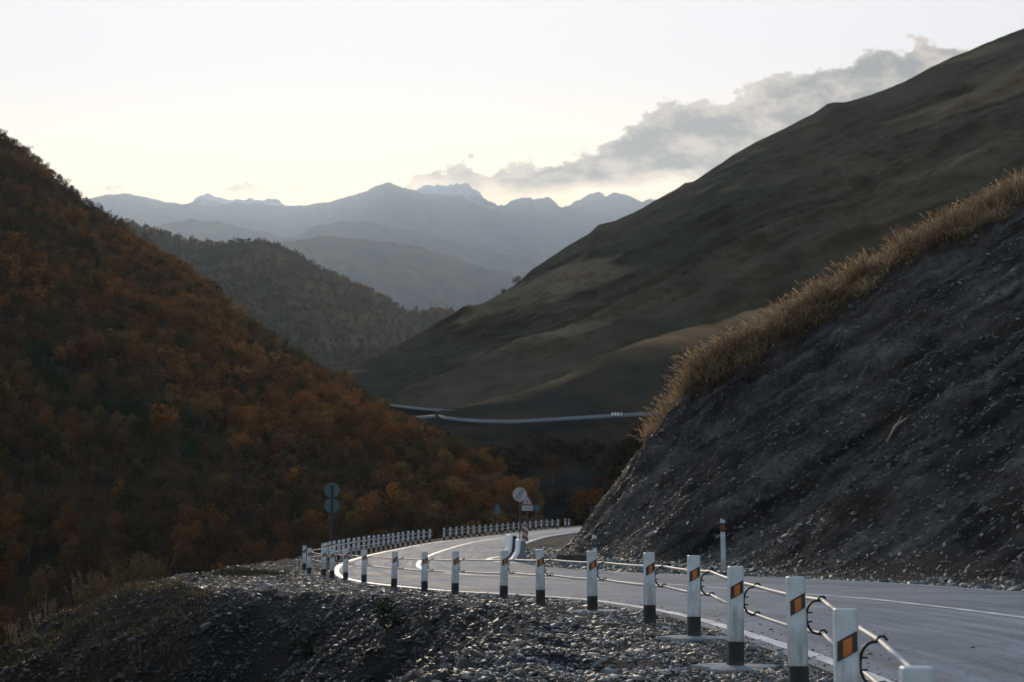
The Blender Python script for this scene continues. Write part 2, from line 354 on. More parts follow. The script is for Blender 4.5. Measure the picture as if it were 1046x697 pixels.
# pair the two edges: for every left point the right point along its normal fan
def pair(Lp, Rp):
    sL = np.linspace(0, 1, len(Lp)); out = []
    k0 = 0
    for p, t in zip(Lp, tE):
        rel = Rp - p; al = np.abs(rel @ t) + 1e-3*np.linalg.norm(rel, axis=1)
        k = k0 + int(np.argmin(al[k0:k0+60])) if k0 < len(Rp)-1 else k0
        k0 = max(k0, k); out.append(Rp[k])
    o = np.array(out)
    for _ in range(20): o[1:-1] = (o[:-2]+2*o[1:-1]+o[2:])/4
    return o
Rp = pair(Ee, Re)
Lp = Ee + nE*.16
nc = 14
V = []; UV = []
arc = np.concatenate([[0], np.cumsum(np.linalg.norm(np.diff(Ee, axis=0), axis=1))])
for i in range(nr):
    for j in range(nc):
        f = j/(nc-1); p = Lp[i]*(1-f)+Rp[i]*f
        V.append((p[0], p[1], float(zr(p[1])) + .02*math.sin(f*math.pi)))
        UV.append((f*8, arc[i]))
V = np.array(V); fc = grid_faces(nr, nc)[:, ::-1]
# the slab's two edges, turned down into the verge
Lo, Ro = V[0::nc]+np.r_[0, 0, -.16], V[nc-1::nc]+np.r_[0, 0, -.16]
Lo[:, :2] += nE*.03; Ro[:, :2] -= nE*.03
b0 = len(V); b1 = b0+nr; V = np.vstack([V, Lo, Ro]); UV += [(0, s) for s in arc]+[(8, s) for s in arc]
i_ = np.arange(nr-1)
fc = np.vstack([fc, np.stack([b0+i_, i_*nc, (i_+1)*nc, b0+i_+1], 1), np.stack([i_*nc+nc-1, b1+i_, b1+i_+1, (i_+1)*nc+nc-1], 1)])
me = np_mesh('road', V, fc, M['road'], smooth=False)
uvl = me.uv_layers.new(name='UVMap'); uv = np.array(UV, np.float32)[fc.ravel()]; uvl.data.foreach_set('uv', uv.ravel())
road = ob('road', me, kind='structure')
from mathutils.bvhtree import BVHTree
from mathutils import Vector
bvh = BVHTree.FromPolygons([tuple(v) for v in V], [tuple(f) for f in fc.tolist()])
def road_z(x, y):
    h = bvh.ray_cast(Vector((x, y, 20)), Vector((0, 0, -1)))
    return h[0].z if h[0] else float(zr(y))
def mat_line():
    m = mat_basic('road_marking_paint', (.62, .62, .6), rough=.6, scale=5, var=.2, vary_col=(.42, .42, .41))
    return m
M['line'] = mat_line()
def marking(pts, w, n=220, name='road_marking'):
    P_ = smooth_line(pts, n); t = np.gradient(P_, axis=0); t /= np.linalg.norm(t, axis=1)[:, None]
    nn = np.stack([-t[:, 1], t[:, 0]], 1); V = []
    for i in range(n):
        for s in (-1, 1):
            ww = w/2*(1+.12*math.sin(i*1.7+s)); q = P_[i]+nn[i]*s*ww
            V.append((q[0], q[1], road_z(q[0], q[1])+.005))
    return ob(name, np_mesh(name, np.array(V), grid_faces(n, 2)[:, ::-1], M['line']), kind='structure')
marking(E[1:26], .15, 600)
marking(R[1:11]+np.array([-.22, -.12]), .14, 300)
marking([(-.2,72),(.55,82),(1.35,92),(2.6,102),(4.8,112),(8.2,121.5)], .14)
def onroad(px, py):
    a, w = aw(px, py); y = 40.0
    for _ in range(60): y = .5*y + .5*min(140, max(4, (float(zr(y))+.01-ZC)/min(float(w), -1e-4)))
    return (float(a)*y, y)
cl = [(6.1,0),(6.15,6),(6.15,12),(5.98,16.7),(5.66,20.4),(5.1,25.3),(4.3,30.3),(2.75,35),(.9,38.7),(-1.2,42.0),(-2.5,45.4),(-3.15,49),(-3.45,53),(-3.6,58),(-3.55,66),(-3.25,75),(-2.6,84),(-1.4,93),(.1,101),(2.2,110),(4.9,118.5),(8.5,127)]
marking(cl, .15, 500)
# the hooked white edge line round the end of the concrete barrier
marking([(-.25,62.5),(-.75,60.5),(-.95,58.0),(-.65,55.6),(.1,54.1),(1.0,53.0)], .22, 80)

# ------------------------------------------------------------------ cut slope with scree and the grassy crest
def znat(x, y):
    z = ZC + 6.5 + .335*(x-6.1) - .258*(y-66.7)
    z = z - .55*np.clip(4.8-x, 0, None) - np.interp(x, [3, 5, 6.1, 7.5, 9, 11.5, 14, 16.5, 19], [.6, .75, .9, 1.2, 1.3, .9, .7, .25, .1])
    z = z + .32*fbm(x*.22, y*.22, 5, 3) + .12*fbm(x*.9, y*.9, 2, 3)
    return z
nt_, ns_ = 620, 420
Bh = smooth_line(BASE, nt_); tB = np.gradient(Bh, axis=0)
for _ in range(60): tB[1:-1] = (tB[:-2]+tB[1:-1]+tB[2:])/3
tB /= np.linalg.norm(tB, axis=1)[:, None]; nB = np.stack([tB[:, 1], -tB[:, 0]], 1)   # right
sv = np.concatenate([np.linspace(-.7, 24, ns_-90), 24+np.linspace(.12, 1, 90)**1.6*60])
def hill_pt(ti, s):
    """arrays of row index (float) and s -> xyz"""
    i0 = np.clip(np.floor(ti).astype(int), 0, nt_-2); f = (ti-i0)[:, None]
    b = Bh[i0]*(1-f)+Bh[i0+1]*f; n = nB[i0]*(1-f)+nB[i0+1]*f
    x = b[:, 0]+n[:, 0]*s; y = b[:, 1]+n[:, 1]*s
    zb = zr(b[:, 1])+.08
    sl = np.interp(b[:, 1], [0, 48, 56, 62, 80, 130], [.9, .9, 1.02, 1.30, 1.15, .9])
    face = zb + sl*(np.sqrt(s*s+.6)-.77)*np.sign(s) + .0
    k = sstep(.2, 2.5, s)
    face = face + k*(.38*fbm(b[:, 1]*.22, s*.16, 1.1, 3) + .20*fbm(x*.9, y*.9, s*.7, 4, ridged=False) + .10*fbm(b[:, 1]*1.4+s*.5, s*.4, 6, 3, ridged=True))
    top = np.maximum(znat(x, y), zb+.25+.12*fbm(x*.5, y*.5, 3, 2)+0*s)
    d = face-top
    z = np.minimum(face, top) - .18*np.exp(-(d/.5)**2)
    return x, y, z, face-top
TI, SV = np.meshgrid(np.arange(nt_), sv, indexing='ij')
hx, hy, hz, hd = hill_pt(TI.ravel().astype(float), SV.ravel())
def hill_tint(x, y, z, d):
    n = fbm(x*.35, y*.35, z*.35, 4); n2 = fbm(x*1.6, y*1.6, z*1.6, 3); n3 = fbm((x+z)*.8, (y)*.15, z*.3, 3)
    slate = np.array([.098, .087, .077]); dk = np.array([.040, .036, .032]); br = np.array([.06, .045, .026])
    k = np.clip(.5+.9*n+.5*n3, 0, 1)[:, None]
    c = (dk[None]*(1-k)+slate[None]*k)*(1+.3*n2[:, None])
    st_ = fbm((x*.3+y*.95)*1.3+z*.35, z*.22, 4.4, 4)           # streaks running down the slope
    bn = sstep(-.1, .5, fbm(z*.55+x*.1, y*.1, 9.1, 3))[:, None]
    c = c*(1+.8*st_[:, None])*(1-.45*bn)+np.array([.060, .045, .032])*.45*bn
    g = sstep(-1.5, -.6, d+.5*n2)[:, None]
    return np.clip(c*(1-g)+br[None]*(1+.3*n2[:, None])*g, .008, 1)
ob('hillside', np_mesh('hillside', np.stack([hx, hy, hz], 1), grid_faces(nt_, ns_), M['ground'], tint=hill_tint(hx, hy, hz, hd), smooth=True), kind='structure')

# ------------------------------------------------------------------ scattered loose stone and blades (merged meshes)
def rots(n, flat=None, tilt=None):
    """random rotation matrices (n,3,3); flat = spread of the lean from vertical, else free"""
    if flat is None:
        q = RNG.normal(size=(n, 4)); q /= np.linalg.norm(q, axis=1)[:, None]; w, x, y, z = q.T
        return np.stack([1-2*(y*y+z*z), 2*(x*y-z*w), 2*(x*z+y*w), 2*(x*y+z*w), 1-2*(x*x+z*z), 2*(y*z-x*w), 2*(x*z-y*w), 2*(y*z+x*w), 1-2*(x*x+y*y)], 1).reshape(n, 3, 3)
    a = RNG.uniform(0, 2*math.pi, n); nrm = np.stack([RNG.normal(0, flat, n), RNG.normal(0, flat, n), np.ones(n)], 1)
    if tilt is not None: nrm[:, :2] += tilt
    nrm /= np.linalg.norm(nrm, axis=1)[:, None]
    t = np.stack([np.cos(a), np.sin(a), np.zeros(n)], 1); t -= nrm*(t*nrm).sum(1)[:, None]; t /= np.linalg.norm(t, axis=1)[:, None]
    b = np.cross(nrm, t)
    return np.stack([t, b, nrm], 2)
def scatter(name, temps, pos, R3, sc, tint, mat, **k):
    """temps: list of (V,F) with equal counts; sc (n,3)"""
    n = len(pos); TV = np.array([t[0] for t in temps]); TF = np.array([t[1] for t in temps]); pick = RNG.integers(0, len(temps), n)
    v = TV[pick]*sc[:, None, :]
    v = np.einsum('nij,nkj->nki', R3, v) + pos[:, None, :]
    nvp = TV.shape[1]; f = TF[pick] + (np.arange(n)*nvp)[:, None, None]
    t = np.repeat(tint, nvp, axis=0) if tint.ndim == 2 else tint.reshape(-1, 3)
    return ob(name, np_mesh(name, v.reshape(-1, 3), f.reshape(-1, TF.shape[2]), mat, tint=t), kind='stuff', **k)
def shard(seed):
    r = np.random.default_rng(seed); n = 5
    a = np.sort(r.uniform(0, 2*math.pi, n)+np.arange(n)*.0); a = (np.arange(n)+r.uniform(-.3, .3, n))*2*math.pi/n
    rad = r.uniform(.3, .6, n); up = [(rad[i]*math.cos(a[i]), rad[i]*.7*math.sin(a[i]), .12+r.uniform(-.03, .05)) for i in range(n)]
    dn = [(p[0]*1.15, p[1]*1.15, -.16) for p in up]
    V = up+dn; Fc = []
    for i in range(n):
        j = (i+1) % n; Fc += [(i+n, j+n, j), (i+n, j, i)]
    for i in range(1, n-1): Fc += [(0, i, i+1), (n, n+i+1, n+i)]
    return np.array(V), np.array(Fc)
SH = [shard(i) for i in range(10)]
# shelf + bank
nS = 80000
y = np.exp(RNG.uniform(math.log(5), math.log(62), nS*4)); x = RNG.uniform(-.42, .40, nS*4)*y
e = signed(Es, x, y); s = signed(Ss, x, y)
spur = sstep(-5.5, -8.5, x)*sstep(36, 31, y)*sstep(-.3, .8, s)
dens = np.where(s < 0, 1.0, np.clip(.55-.02*s, .2, 1))*(1-.75*spur)*(.5+.5*(fbm(x*.6, y*.6, 2, 3) > -.1))
keep = (x > -1.2*y) & (e > .22) & (s < 14) & (RNG.uniform(size=len(x)) < dens) & ((spur < .3) | (RNG.uniform(size=len(x)) < .3))
x, y, s, spur_ = x[keep][:nS], y[keep][:nS], s[keep][:nS], spur[keep][:nS]
z = ground_z(x, y)
size = np.exp(RNG.normal(math.log(.042), .48, len(x)))*np.interp(y, [5, 8, 20, 50], [.55, .7, 1, 1.5]); size = np.clip(size, .02, .5)
size *= np.where((s > 0) & (spur_ < .2) & (RNG.uniform(size=len(x)) < .02), 2.0, 1); size = np.where(spur_ > .2, size*.6, size)
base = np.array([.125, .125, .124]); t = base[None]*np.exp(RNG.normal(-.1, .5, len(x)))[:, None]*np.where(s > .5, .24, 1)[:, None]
wm = (RNG.uniform(size=len(x)) < .25)[:, None]; t = np.where(wm, t*np.array([1.25, 1.05, .85]), t); t = np.clip(t, .02, .42)
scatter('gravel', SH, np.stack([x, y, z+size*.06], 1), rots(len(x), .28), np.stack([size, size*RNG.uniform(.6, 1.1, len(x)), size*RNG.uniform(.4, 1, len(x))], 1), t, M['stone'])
y = np.exp(RNG.uniform(math.log(6), math.log(70), 60000)); x = RNG.uniform(-.2, .40, 60000)*y
e = -signed(Es, x, y); rr = signed(Rs, x, y); keep = (e > -.2) & (rr > -.1) & (RNG.uniform(size=len(x)) < np.exp(-np.minimum(e+.2, rr+.1)*3.2)*.9)
x, y = x[keep][:3500], y[keep][:3500]; z = np.array([road_z(a, b) for a, b in zip(x, y)]); size = np.clip(np.exp(RNG.normal(math.log(.018), .5, len(x))), .008, .06)
scatter('road_grit', SH, np.stack([x, y, z+size*.1], 1), rots(len(x), .2), np.stack([size, size, size*.7], 1), np.array([.10, .10, .10])[None]*np.exp(RNG.normal(0, .4, len(x)))[:, None], M['stone'])
# right shoulder gravel
x = RNG.uniform(0, 14, 60000); y = np.exp(RNG.uniform(math.log(22), math.log(75), 60000))
r = -signed(Rs, x, y); b = signed(Bs, x, y); keep = (r > .12) & (b > -.8); x, y = x[keep][:12000], y[keep][:12000]
z = ground_z(x, y); size = np.clip(np.exp(RNG.normal(math.log(.10), .45, len(x))), .04, .4)
t = np.clip(np.array([.115, .128, .12])[None]*np.exp(RNG.normal(-.1, .45, len(x)))[:, None], .02, .4)
scatter('shoulder_gravel', SH, np.stack([x, y, z+size*.08], 1), rots(len(x), .3), np.stack([size, size, size*.8], 1), t, M['stone'])
# scree on the cut
nS = 170000
ti = RNG.uniform(0, nt_-1.01, nS*2); s = RNG.uniform(.0, 21, nS*2)**1.0
x, y, z, d = hill_pt(ti, s); keep = (d < -1.1) & (y > 24) & (y < 112) & (x/y < .42); x, y, z, s, ti = x[keep][:nS], y[keep][:nS], z[keep][:nS], s[keep][:nS], ti[keep][:nS]
size = np.clip(np.exp(RNG.normal(math.log(.044), .5, len(x))), .02, .32)
strk = fbm((x*.3+y*.95)*1.3+z*.35, z*.22, 4.4, 4)
k_ = RNG.uniform(size=len(x)) < np.clip(.62+1.2*strk, .14, 1); x, y, z, s, ti, size, strk = (v_[k_] for v_ in (x, y, z, s, ti, size, strk))
foot = (s < 2.2) & (RNG.uniform(size=len(x)) < .12); size = np.where(foot, size*RNG.uniform(1.3, 2.6, len(x)), size)
t = np.array([.118, .110, .102])[None]*np.exp(RNG.normal(-.35, .6, len(x)))[:, None]
t = np.clip(np.where((RNG.uniform(size=len(x)) < .02)[:, None], t*2.3, t), .015, .45)
scatter('scree', SH, np.stack([x, y, z+size*.04], 1), rots(len(x), .35, tilt=np.array([-.75, -.15])), np.stack([size*1.5, size*.75, size*RNG.uniform(.4, .95, len(x))], 1), t, M['stone'])
# darker lumps half sunk in the face and in the bank
ti = RNG.uniform(0, nt_-1.01, 40000); s = RNG.uniform(.0, 21, 40000); x, y, z, d = hill_pt(ti, s)
keep = (d < -1.0) & (y > 24) & (y < 112) & (x/y < .42); x, y, z = x[keep][:5000], y[keep][:5000], z[keep][:5000]
size = np.clip(np.exp(RNG.normal(math.log(.11), .4, len(x))), .05, .4)
t = np.array([.046, .042, .039])[None]*np.exp(RNG.normal(0, .4, len(x)))[:, None]
scatter('scree_lumps', SH, np.stack([x, y, z], 1), rots(len(x), .5, tilt=np.array([-.7, -.15])), np.stack([size, size*.9, size*RNG.uniform(.8, 1.6, len(x))], 1), t, M['stone'])
y = np.exp(RNG.uniform(math.log(9), math.log(36), 160000)); x = RNG.uniform(-.42, .05, 160000)*y
s = signed(Ss, x, y); keep = (s > .15) & (s < 9) & (RNG.uniform(size=len(x)) < .7+.7*fbm(x*.5, y*.5, 7, 3)); x, y, s = x[keep][:48000], y[keep][:48000], s[keep][:48000]
z = ground_z(x, y); size = np.clip(np.exp(RNG.normal(math.log(.06), .5, len(x))), .02, .32)
t = np.array([.026, .0225, .020])[None]*np.exp(RNG.normal(-.1, .5, len(x)))[:, None]
scatter('bank_rubble', SH, np.stack([x, y, z], 1), rots(len(x), .55), np.stack([size, size*.8, size*RNG.uniform(.7, 1.6, len(x))], 1), t, M['stone'])
# tall dry grass on the crest
def blade(seed):
    r = np.random.default_rng(seed); b = r.uniform(.1, .45); w = .5
    V = [(-w, 0, 0), (w, 0, 0), (-w*.8, b*.25, .45), (w*.8, b*.25, .45), (-w*.5, b*.65, .8), (w*.5, b*.65, .8), (0, b*1.1, 1.0), (.02, b*1.1, 1.0)]
    return np.array(V), np.array([(0, 1, 3, 2), (2, 3, 5, 4), (4, 5, 7, 6)])
BL = [blade(i) for i in range(8)]
def plume(seed):
    r = np.random.default_rng(seed); b = r.uniform(.15, .6); q = r.uniform(-.25, .25)
    V = [(-.22, 0, 0), (.22, 0, 0), (-.25+q, b*.3, .5), (.25+q, b*.3, .5), (-.95+q*2, b*.7, .76), (.95+q*2, b*.7, .78), (q*3-.2, b*1.2, 1.0), (q*3+.25, b*1.22, .97)]
    return np.array(V), np.array([(0, 1, 3, 2), (2, 3, 5, 4), (4, 5, 7, 6)])
PL = [plume(i) for i in range(10)]
nG = 150000
ti = RNG.uniform(0, nt_-1.01, 1500000); s = RNG.uniform(0, 30, 1500000)
x, y, z, d = hill_pt(ti, s)
cut = fbm(x*.5, y*.5, 1, 3)
keep = (d > -1.15+.45*cut) & (d < 3.6) & (y > 38) & (x/y < .42) & (x/y > .05) & (y < 95) & (z > ZC+4.2)
keep &= RNG.uniform(size=len(x)) < np.where(d < .9, 1, .55)
idx = np.flatnonzero(keep)[:nG]; x, y, z, d = x[idx], y[idx], z[idx], d[idx]
clump = .35+.65*np.clip(fbm(x*.8, y*.8, z*.8, 4)*1.3+.55, 0, 1)
h = RNG.uniform(.45, 1.35, len(x))*clump*np.where(d < -.6, .75, 1.0)
h *= np.interp(x, [6, 12, 17, 21], [1.0, 1.08, .85, .85])
tt = np.array([[.23, .160, .092], [.18, .118, .066], [.32, .24, .15], [.11, .078, .048]])[RNG.choice(4, len(x), p=[.4, .25, .2, .15])]*RNG.uniform(.75, 1.15, (len(x), 1))
tt = tt[:, None, :]*np.array([.5, .5, .9, .9, 1.6, 1.6, 1.8, 1.8])[None, :, None]  # plumes paler than stems; lit tips and shaded roots also painted in
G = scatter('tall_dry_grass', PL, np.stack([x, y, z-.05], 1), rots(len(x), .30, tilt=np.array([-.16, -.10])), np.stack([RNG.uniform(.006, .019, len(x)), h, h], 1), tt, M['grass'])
G['label'] = 'tall golden dry grass along the crest above the scree slope'

# ------------------------------------------------------------------ far relief: sheets of ground between a foot and a ridge
def sil(pts):
    p = np.array(pts, float); a, w = aw(p[:, 0], p[:, 1]); o = np.argsort(a); return a[o], w[o]
class Sheet:
    def __init__(s, ridge, foot, Dr, Df, prof=1.0, rough=0.004, rs=60, seed=0):
        s.ra, s.rw = sil(ridge); s.fa, s.fw = sil(foot); s.Dr, s.Df, s.prof = Dr, Df, prof; s.rough, s.rs, s.seed = rough, rs, seed
        s.folds = None
    def at(s, a, t):
        """t 0 foot .. 1 ridge, > 1 behind the ridge"""
        px = a*F*1.0+523
        Dr = np.interp(px, *s.Dr); Df = np.interp(px, *s.Df)
        wr = np.interp(a, s.ra, s.rw); wf = np.interp(a, s.fa, s.fw)
        wr = wr + s.rough*(.4*fbm(a*s.rs, s.seed+.5, 0, 4, gain=.6))
        tc = np.clip(t, 0, 1)
        d = Df+(Dr-Df)*tc; z = wf*Df+(wr*Dr-wf*Df)*(tc**s.prof)
        d = d + np.clip(t-1, 0, None)*(Dr*.35); z = z - np.clip(t-1, 0, None)**1.2*(Dr*.22)
        x = a*d
        if s.folds is not None:
            dx, dd, dz = s.folds(x, d, z, tc); x, d, z = x+dx, d+dd, z+dz
        return x, d, z+ZC
    def build(s, name, a0, a1, n, m, mat, tintf, tint_args=None, **k):
        ts = np.concatenate([np.linspace(0, 1, m), np.linspace(1.02, 1.8, 14)])
        AA, TT = np.meshgrid(np.linspace(a0, a1, n), ts, indexing='ij'); AA, TT = AA.ravel(), TT.ravel()
        x, y, z = s.at(AA, TT)
        return ob(name, np_mesh(name, np.stack([x, y, z], 1), grid_faces(n, len(ts))[:, ::-1], mat, tint=np.clip(tintf(x, y, z, AA, TT), .005, 1), smooth=True), kind='structure', **k)
M['hill'] = mat_basic('hill_grass', (.1, .1, .1), rough=1.0, spec=.0, scale=.05, var=.22, attr='tint', bump=1.0, bscale=.25)
M['mount'] = mat_basic('mountain_rock', (.1, .1, .1), rough=1.0, spec=.0, scale=.004, var=.2, attr='tint', bump=14, bscale=.012)

# snow peaks, main blue range and the fading humps in front of it
SNOW_L = [(150,215),(180,212),(196.5,208),(203,201),(210.5,198),(220,201),(232.6,203.4),(252.7,203.6),(262,205),(277,203),(285,205),(293,210),(320,216)]
SNOW_R = [(380,212),(405,200),(424.6,193),(433,190),(443,188),(452,190),(460,187.5),(470,189),(477.6,187.3),(484,194),(490,197),(499,204),(510,212),(530,216)]
FAR_R = [(500,216),(514,210.6),(524,205),(533,203),(546,205),(559,202),(566,207),(574,212),(582,210),(592.5,204),(600,199),(611,195.7),(618,200),(626,198.7),(634,200),(641,199),(648,203),(656,206),(664,203),(680,207),(720,212),(800,215)]
MAIN = [(-80,215),(40,212),(96,202),(112,199),(128,197.5),(142,200),(156,203),(172,206),(188,208),(205,210),(220.6,211),(238,208),(252.7,207),(266,208),(281,210),(300,210),(321,208),(341,206),(355,201),(373,196),(384,190),(397,187),(405,189),(413,191.5),(424,194),(433,198),(450,198.5),(469,198.7),(482,205),(500,216),(530,224),(570,236),(620,250),(700,262),(800,275)]
HUMP1 = [(-80,260),(100,240),(150,232),(180,227),(200,224),(225,226),(260,236),(300,243),(320,232),(350,225),(380,228),(406,232),(435,240),(462,247),(480,252),(499,256.5),(520,261),(544,266),(600,280),(700,300)]
HUMP2 = [(100,262),(200,258),(262,250),(300,246),(330,242),(350,242.5),(380,245),(406,249),(425,251),(443,256.5),(462,262),(480.6,269.6),(500,275),(518,279),(540,286),(600,310),(700,330)]
L1R = [(60,200),(100,218),(140,232),(170,240),(200,248),(216,250),(232.6,250),(245,247.5),(256.7,247.6),(270,247),(281,248),(292,253),(305,260),(322,270),(341,280.5),(360,291),(381,300.6),(400,310),(415,318),(430,322),(440,318),(453,318.6),(462,321),(469.6,325),(490,335),(540,350)]
def px_(v): return ([-2000, 3000], [v, v])
def gul(amp, sc, seed, asp=2.2):
    def f(x, d, z, t):
        k = np.sin(np.clip(t, 0, 1)*math.pi)**.6
        n = fbm(x*sc+z*sc*.8, z*sc/asp, d*sc*.35+seed, 5, ridged=True)-.9
        return 0*x, -amp*k*n, amp*.25*k*n
    return f
def mt(c, c2, sc):
    c, c2 = np.array(c), np.array(c2)
    def f(x, y, z, A, T):
        n = np.clip(.5+fbm(x*sc, y*sc, z*sc, 4), 0, 1)[:, None]
        return c*(1-n)+c2*n
    return f
def snow(x, y, z, A, T):
    n = fbm(x*.001+z*.002, z*.003, y*.0005, 4); k = sstep(-.25, .15, n+.7*(T-.75))[:, None]
    return np.array([.13, .13, .14])*(1-k)+np.array([.27, .28, .29])*k
def far(name, pts, D, Dfo, py, a0, a1, tint, seed, rough=.0035, rs=90, amp=None, prof=1.25):
    D, Dfo = D*2.6, Dfo*2.6
    S = Sheet(pts, [(-500, py), (1500, py)], px_(D), px_(Dfo), prof, rough, rs, seed); S.folds = gul(amp or D*.03, 8.0/D*1.6, seed)
    A0, A1 = float(aw(a0, 250)[0]), float(aw(a1, 250)[0])
    return S.build(name, A0, A1, 420, 110, M['mount'], tint)
far('mountain', SNOW_L, 8250, 6800, 300, 60, 400, snow, 1, rough=.003, rs=160)
far('mountain', SNOW_R, 8300, 6900, 300, 300, 620, snow, 2, rough=.004, rs=160)
far('mountain', FAR_R, 7950, 6300, 300, 420, 900, mt((.05, .05, .045), (.08, .075, .06), .001), 3)
far('mountain', MAIN, 7600, 5400, 330, -150, 900, mt((.05, .05, .04), (.09, .075, .05), .001), 4, rough=.002)
far('mountain', HUMP1, 5200, 3900, 350, -150, 800, mt((.05, .05, .035), (.09, .07, .045), .002), 5, rough=.002)
far('mountain', HUMP2, 3700, 2500, 380, 60, 800, mt((.045, .045, .035), (.09, .065, .04), .002), 6, rough=.0018)
# wooded ridge behind the left mountainside
S1 = Sheet(L1R, [(-500, 430), (1500, 430)], px_(2400), px_(1400), 1.0, .0014, 60, 7)
def fold1(x, d, z, t):
    k = np.sin(np.clip(t, 0, 1)*math.pi)**.7
    u = (x+40)*.0038 - z*.007
    n = fbm(u, z*.002, 2.2, 3, ridged=True)-.9
    return 0*x, -112*k*n, 22*k*n
S1.folds = fold1
def t1(x, y, z, A, T):
    n = np.clip(.5+1.0*fbm(x*.006, z*.012, y*.004, 4), 0, 1)[:, None]
    return np.array([.055, .049, .028])*(1-n)+np.array([.105, .076, .042])*n
S1.build('wooded_hill', float(aw(40, 300)[0]), float(aw(620, 300)[0]), 420, 200, M['hill'], t1)

# the big bare mountain on the right
BIG = [(250,420),(320,395),(357,377),(372,373),(398,363),(424.6,349.8),(450,337),(473,323.6),(492,312),(510,301),(528,290),(544,275),(560,264),(580,251),(601,240),(611,230),(628,226),(647,217.6),(680,200),(700,187),(709,185),(730,171),(748,159),(770,146.6),(800,132),(830,117),(845,106),(851,104.6),(862,105),(876,102),(900,93),(925,82),(950,69),(974,58),(1010,43),(1046,29),(1150,-6),(1300,-60)]
S2 = Sheet(BIG, [(250,424),(372,410),(402,417),(462,420),(560,424),(700,424),(1500,424)], ([300, 1100], [900, 900]), ([300, 460, 1100], [700, 560, 470]), 1.0, .0012, 40, 9)
def fold2(x, d, z, t):
    k = np.clip(np.sin(np.clip(t, 0, 1)*math.pi), 0, 1)**.55
    xw = x + 9*fbm(x*.006, z*.006, 3.1, 3); zw = z + 8*fbm(x*.006, z*.006, 9.4, 3)
    u = zw*.0235 - xw*.0115; v = xw*.0014+zw*.0007
    n = fbm(u, v, 1.5, 2, gain=.45, ridged=True)-.75
    n2 = fbm(u*2.7, v*1.8, 4.5, 4, gain=.5, ridged=True)-.9
    n3 = fbm(x*.02-z*.05, z*.02+x*.006, d*.01, 5, gain=.6, ridged=True)-.9
    q = 24*n+8*n2+4.5*n3
    return -.3*k*q, -1.1*k*q, .36*k*q
S2.folds = fold2
def t2(x, y, z, A, T):
    n = np.clip(.5+.9*fbm(x*.008, z*.011, y*.006, 5), 0, 1)[:, None]
    n2 = sstep(.15, .55, fbm(x*.03, z*.04, 3, 4))[:, None]
    c = np.array([.042, .040, .028])*(1-n)+np.array([.074, .061, .039])*n
    s_ = sstep(.25, .8, fbm(x*.012-z*.035, z*.008+x*.004, 2.2, 5, gain=.6))[:, None]  # pale grass streaks along the creases, painted in to suggest sunlit ridges
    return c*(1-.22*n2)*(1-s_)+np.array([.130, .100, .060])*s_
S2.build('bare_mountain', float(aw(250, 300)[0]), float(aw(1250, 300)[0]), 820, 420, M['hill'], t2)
# lower grassy spur in front of it
SPUR = [(440,424),(462,419.5),(480,413),(499,407.6),(518,400),(536.6,392.7),(555,385),(574,378),(592,369),(611,361),(640,353),(670,344),(700,335),(730,330),(760,318),(800,310),(900,280),(1100,230)]
S3 = Sheet(SPUR, [(440,428),(500,430),(560,431),(700,430),(1500,430)], ([460, 700, 1100], [560, 600, 640]), ([300, 1100], [520, 440]), .8, .0012, 60, 13)
def fold3(x, d, z, t):
    k = np.clip(np.sin(np.clip(t, 0, 1)*math.pi), 0, 1)**.6
    n = fbm(x*.018-z*.03, z*.02, 3.5, 4, ridged=True)-.9
    return 0*x, -9*k*n, 2*k*n
S3.folds = fold3
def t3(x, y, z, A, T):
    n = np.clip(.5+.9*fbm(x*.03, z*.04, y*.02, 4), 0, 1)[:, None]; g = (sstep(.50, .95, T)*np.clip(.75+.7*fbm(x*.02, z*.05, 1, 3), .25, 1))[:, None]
    return (np.array([.026, .026, .020])*(1-n)+np.array([.045, .037, .025])*n)*(1-g)+np.array([.21, .13, .065])*g*(.8+.4*n)  # upper spur tinted warm tan: sunlight put into its colour
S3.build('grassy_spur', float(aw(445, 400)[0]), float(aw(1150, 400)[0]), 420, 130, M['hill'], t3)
# dark valley side under the far road
VT = [(330,430),(400,418),(430,427.5),(456,428.5),(500,432),(533,432),(579,429),(660,425),(800,420)]
S4 = Sheet(VT, [(250,610),(560,585),(600,570),(640,590),(900,590)], ([300, 460, 900], [560, 505, 430]), ([300, 600, 900], [230, 300, 260]), .85, .0004, 40, 17)
def fold4(x, d, z, t):
    k = np.clip(np.sin(np.clip(t, 0, 1)*math.pi), 0, 1)
    n = fbm(x*.02+z*.01, z*.008, 5.5, 4, ridged=True)-.9
    return 0*x, -16*k*n, 3*k*n
S4.folds = fold4
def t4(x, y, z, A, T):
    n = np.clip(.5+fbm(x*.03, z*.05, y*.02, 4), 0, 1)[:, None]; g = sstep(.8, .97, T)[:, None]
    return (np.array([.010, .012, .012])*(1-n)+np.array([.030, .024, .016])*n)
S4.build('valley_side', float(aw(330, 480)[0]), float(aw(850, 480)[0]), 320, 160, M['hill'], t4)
# brushy slope beyond the end of the cut
S5 = Sheet([(560,556),(576,532),(588,522),(600,512),(612,500),(622,486),(632,468),(642,452),(655,437),(700,424),(900,400)], [(540,575),(1200,600)], px_(270), px_(190), .9, .0015, 60, 21)
S5.build('brushy_slope', float(aw(562, 520)[0]), float(aw(850, 520)[0]), 160, 90, M['hill'], lambda x, y, z, A, T: mt((.03, .03, .022), (.075, .048, .022), .05)(x, y, z, A, T))

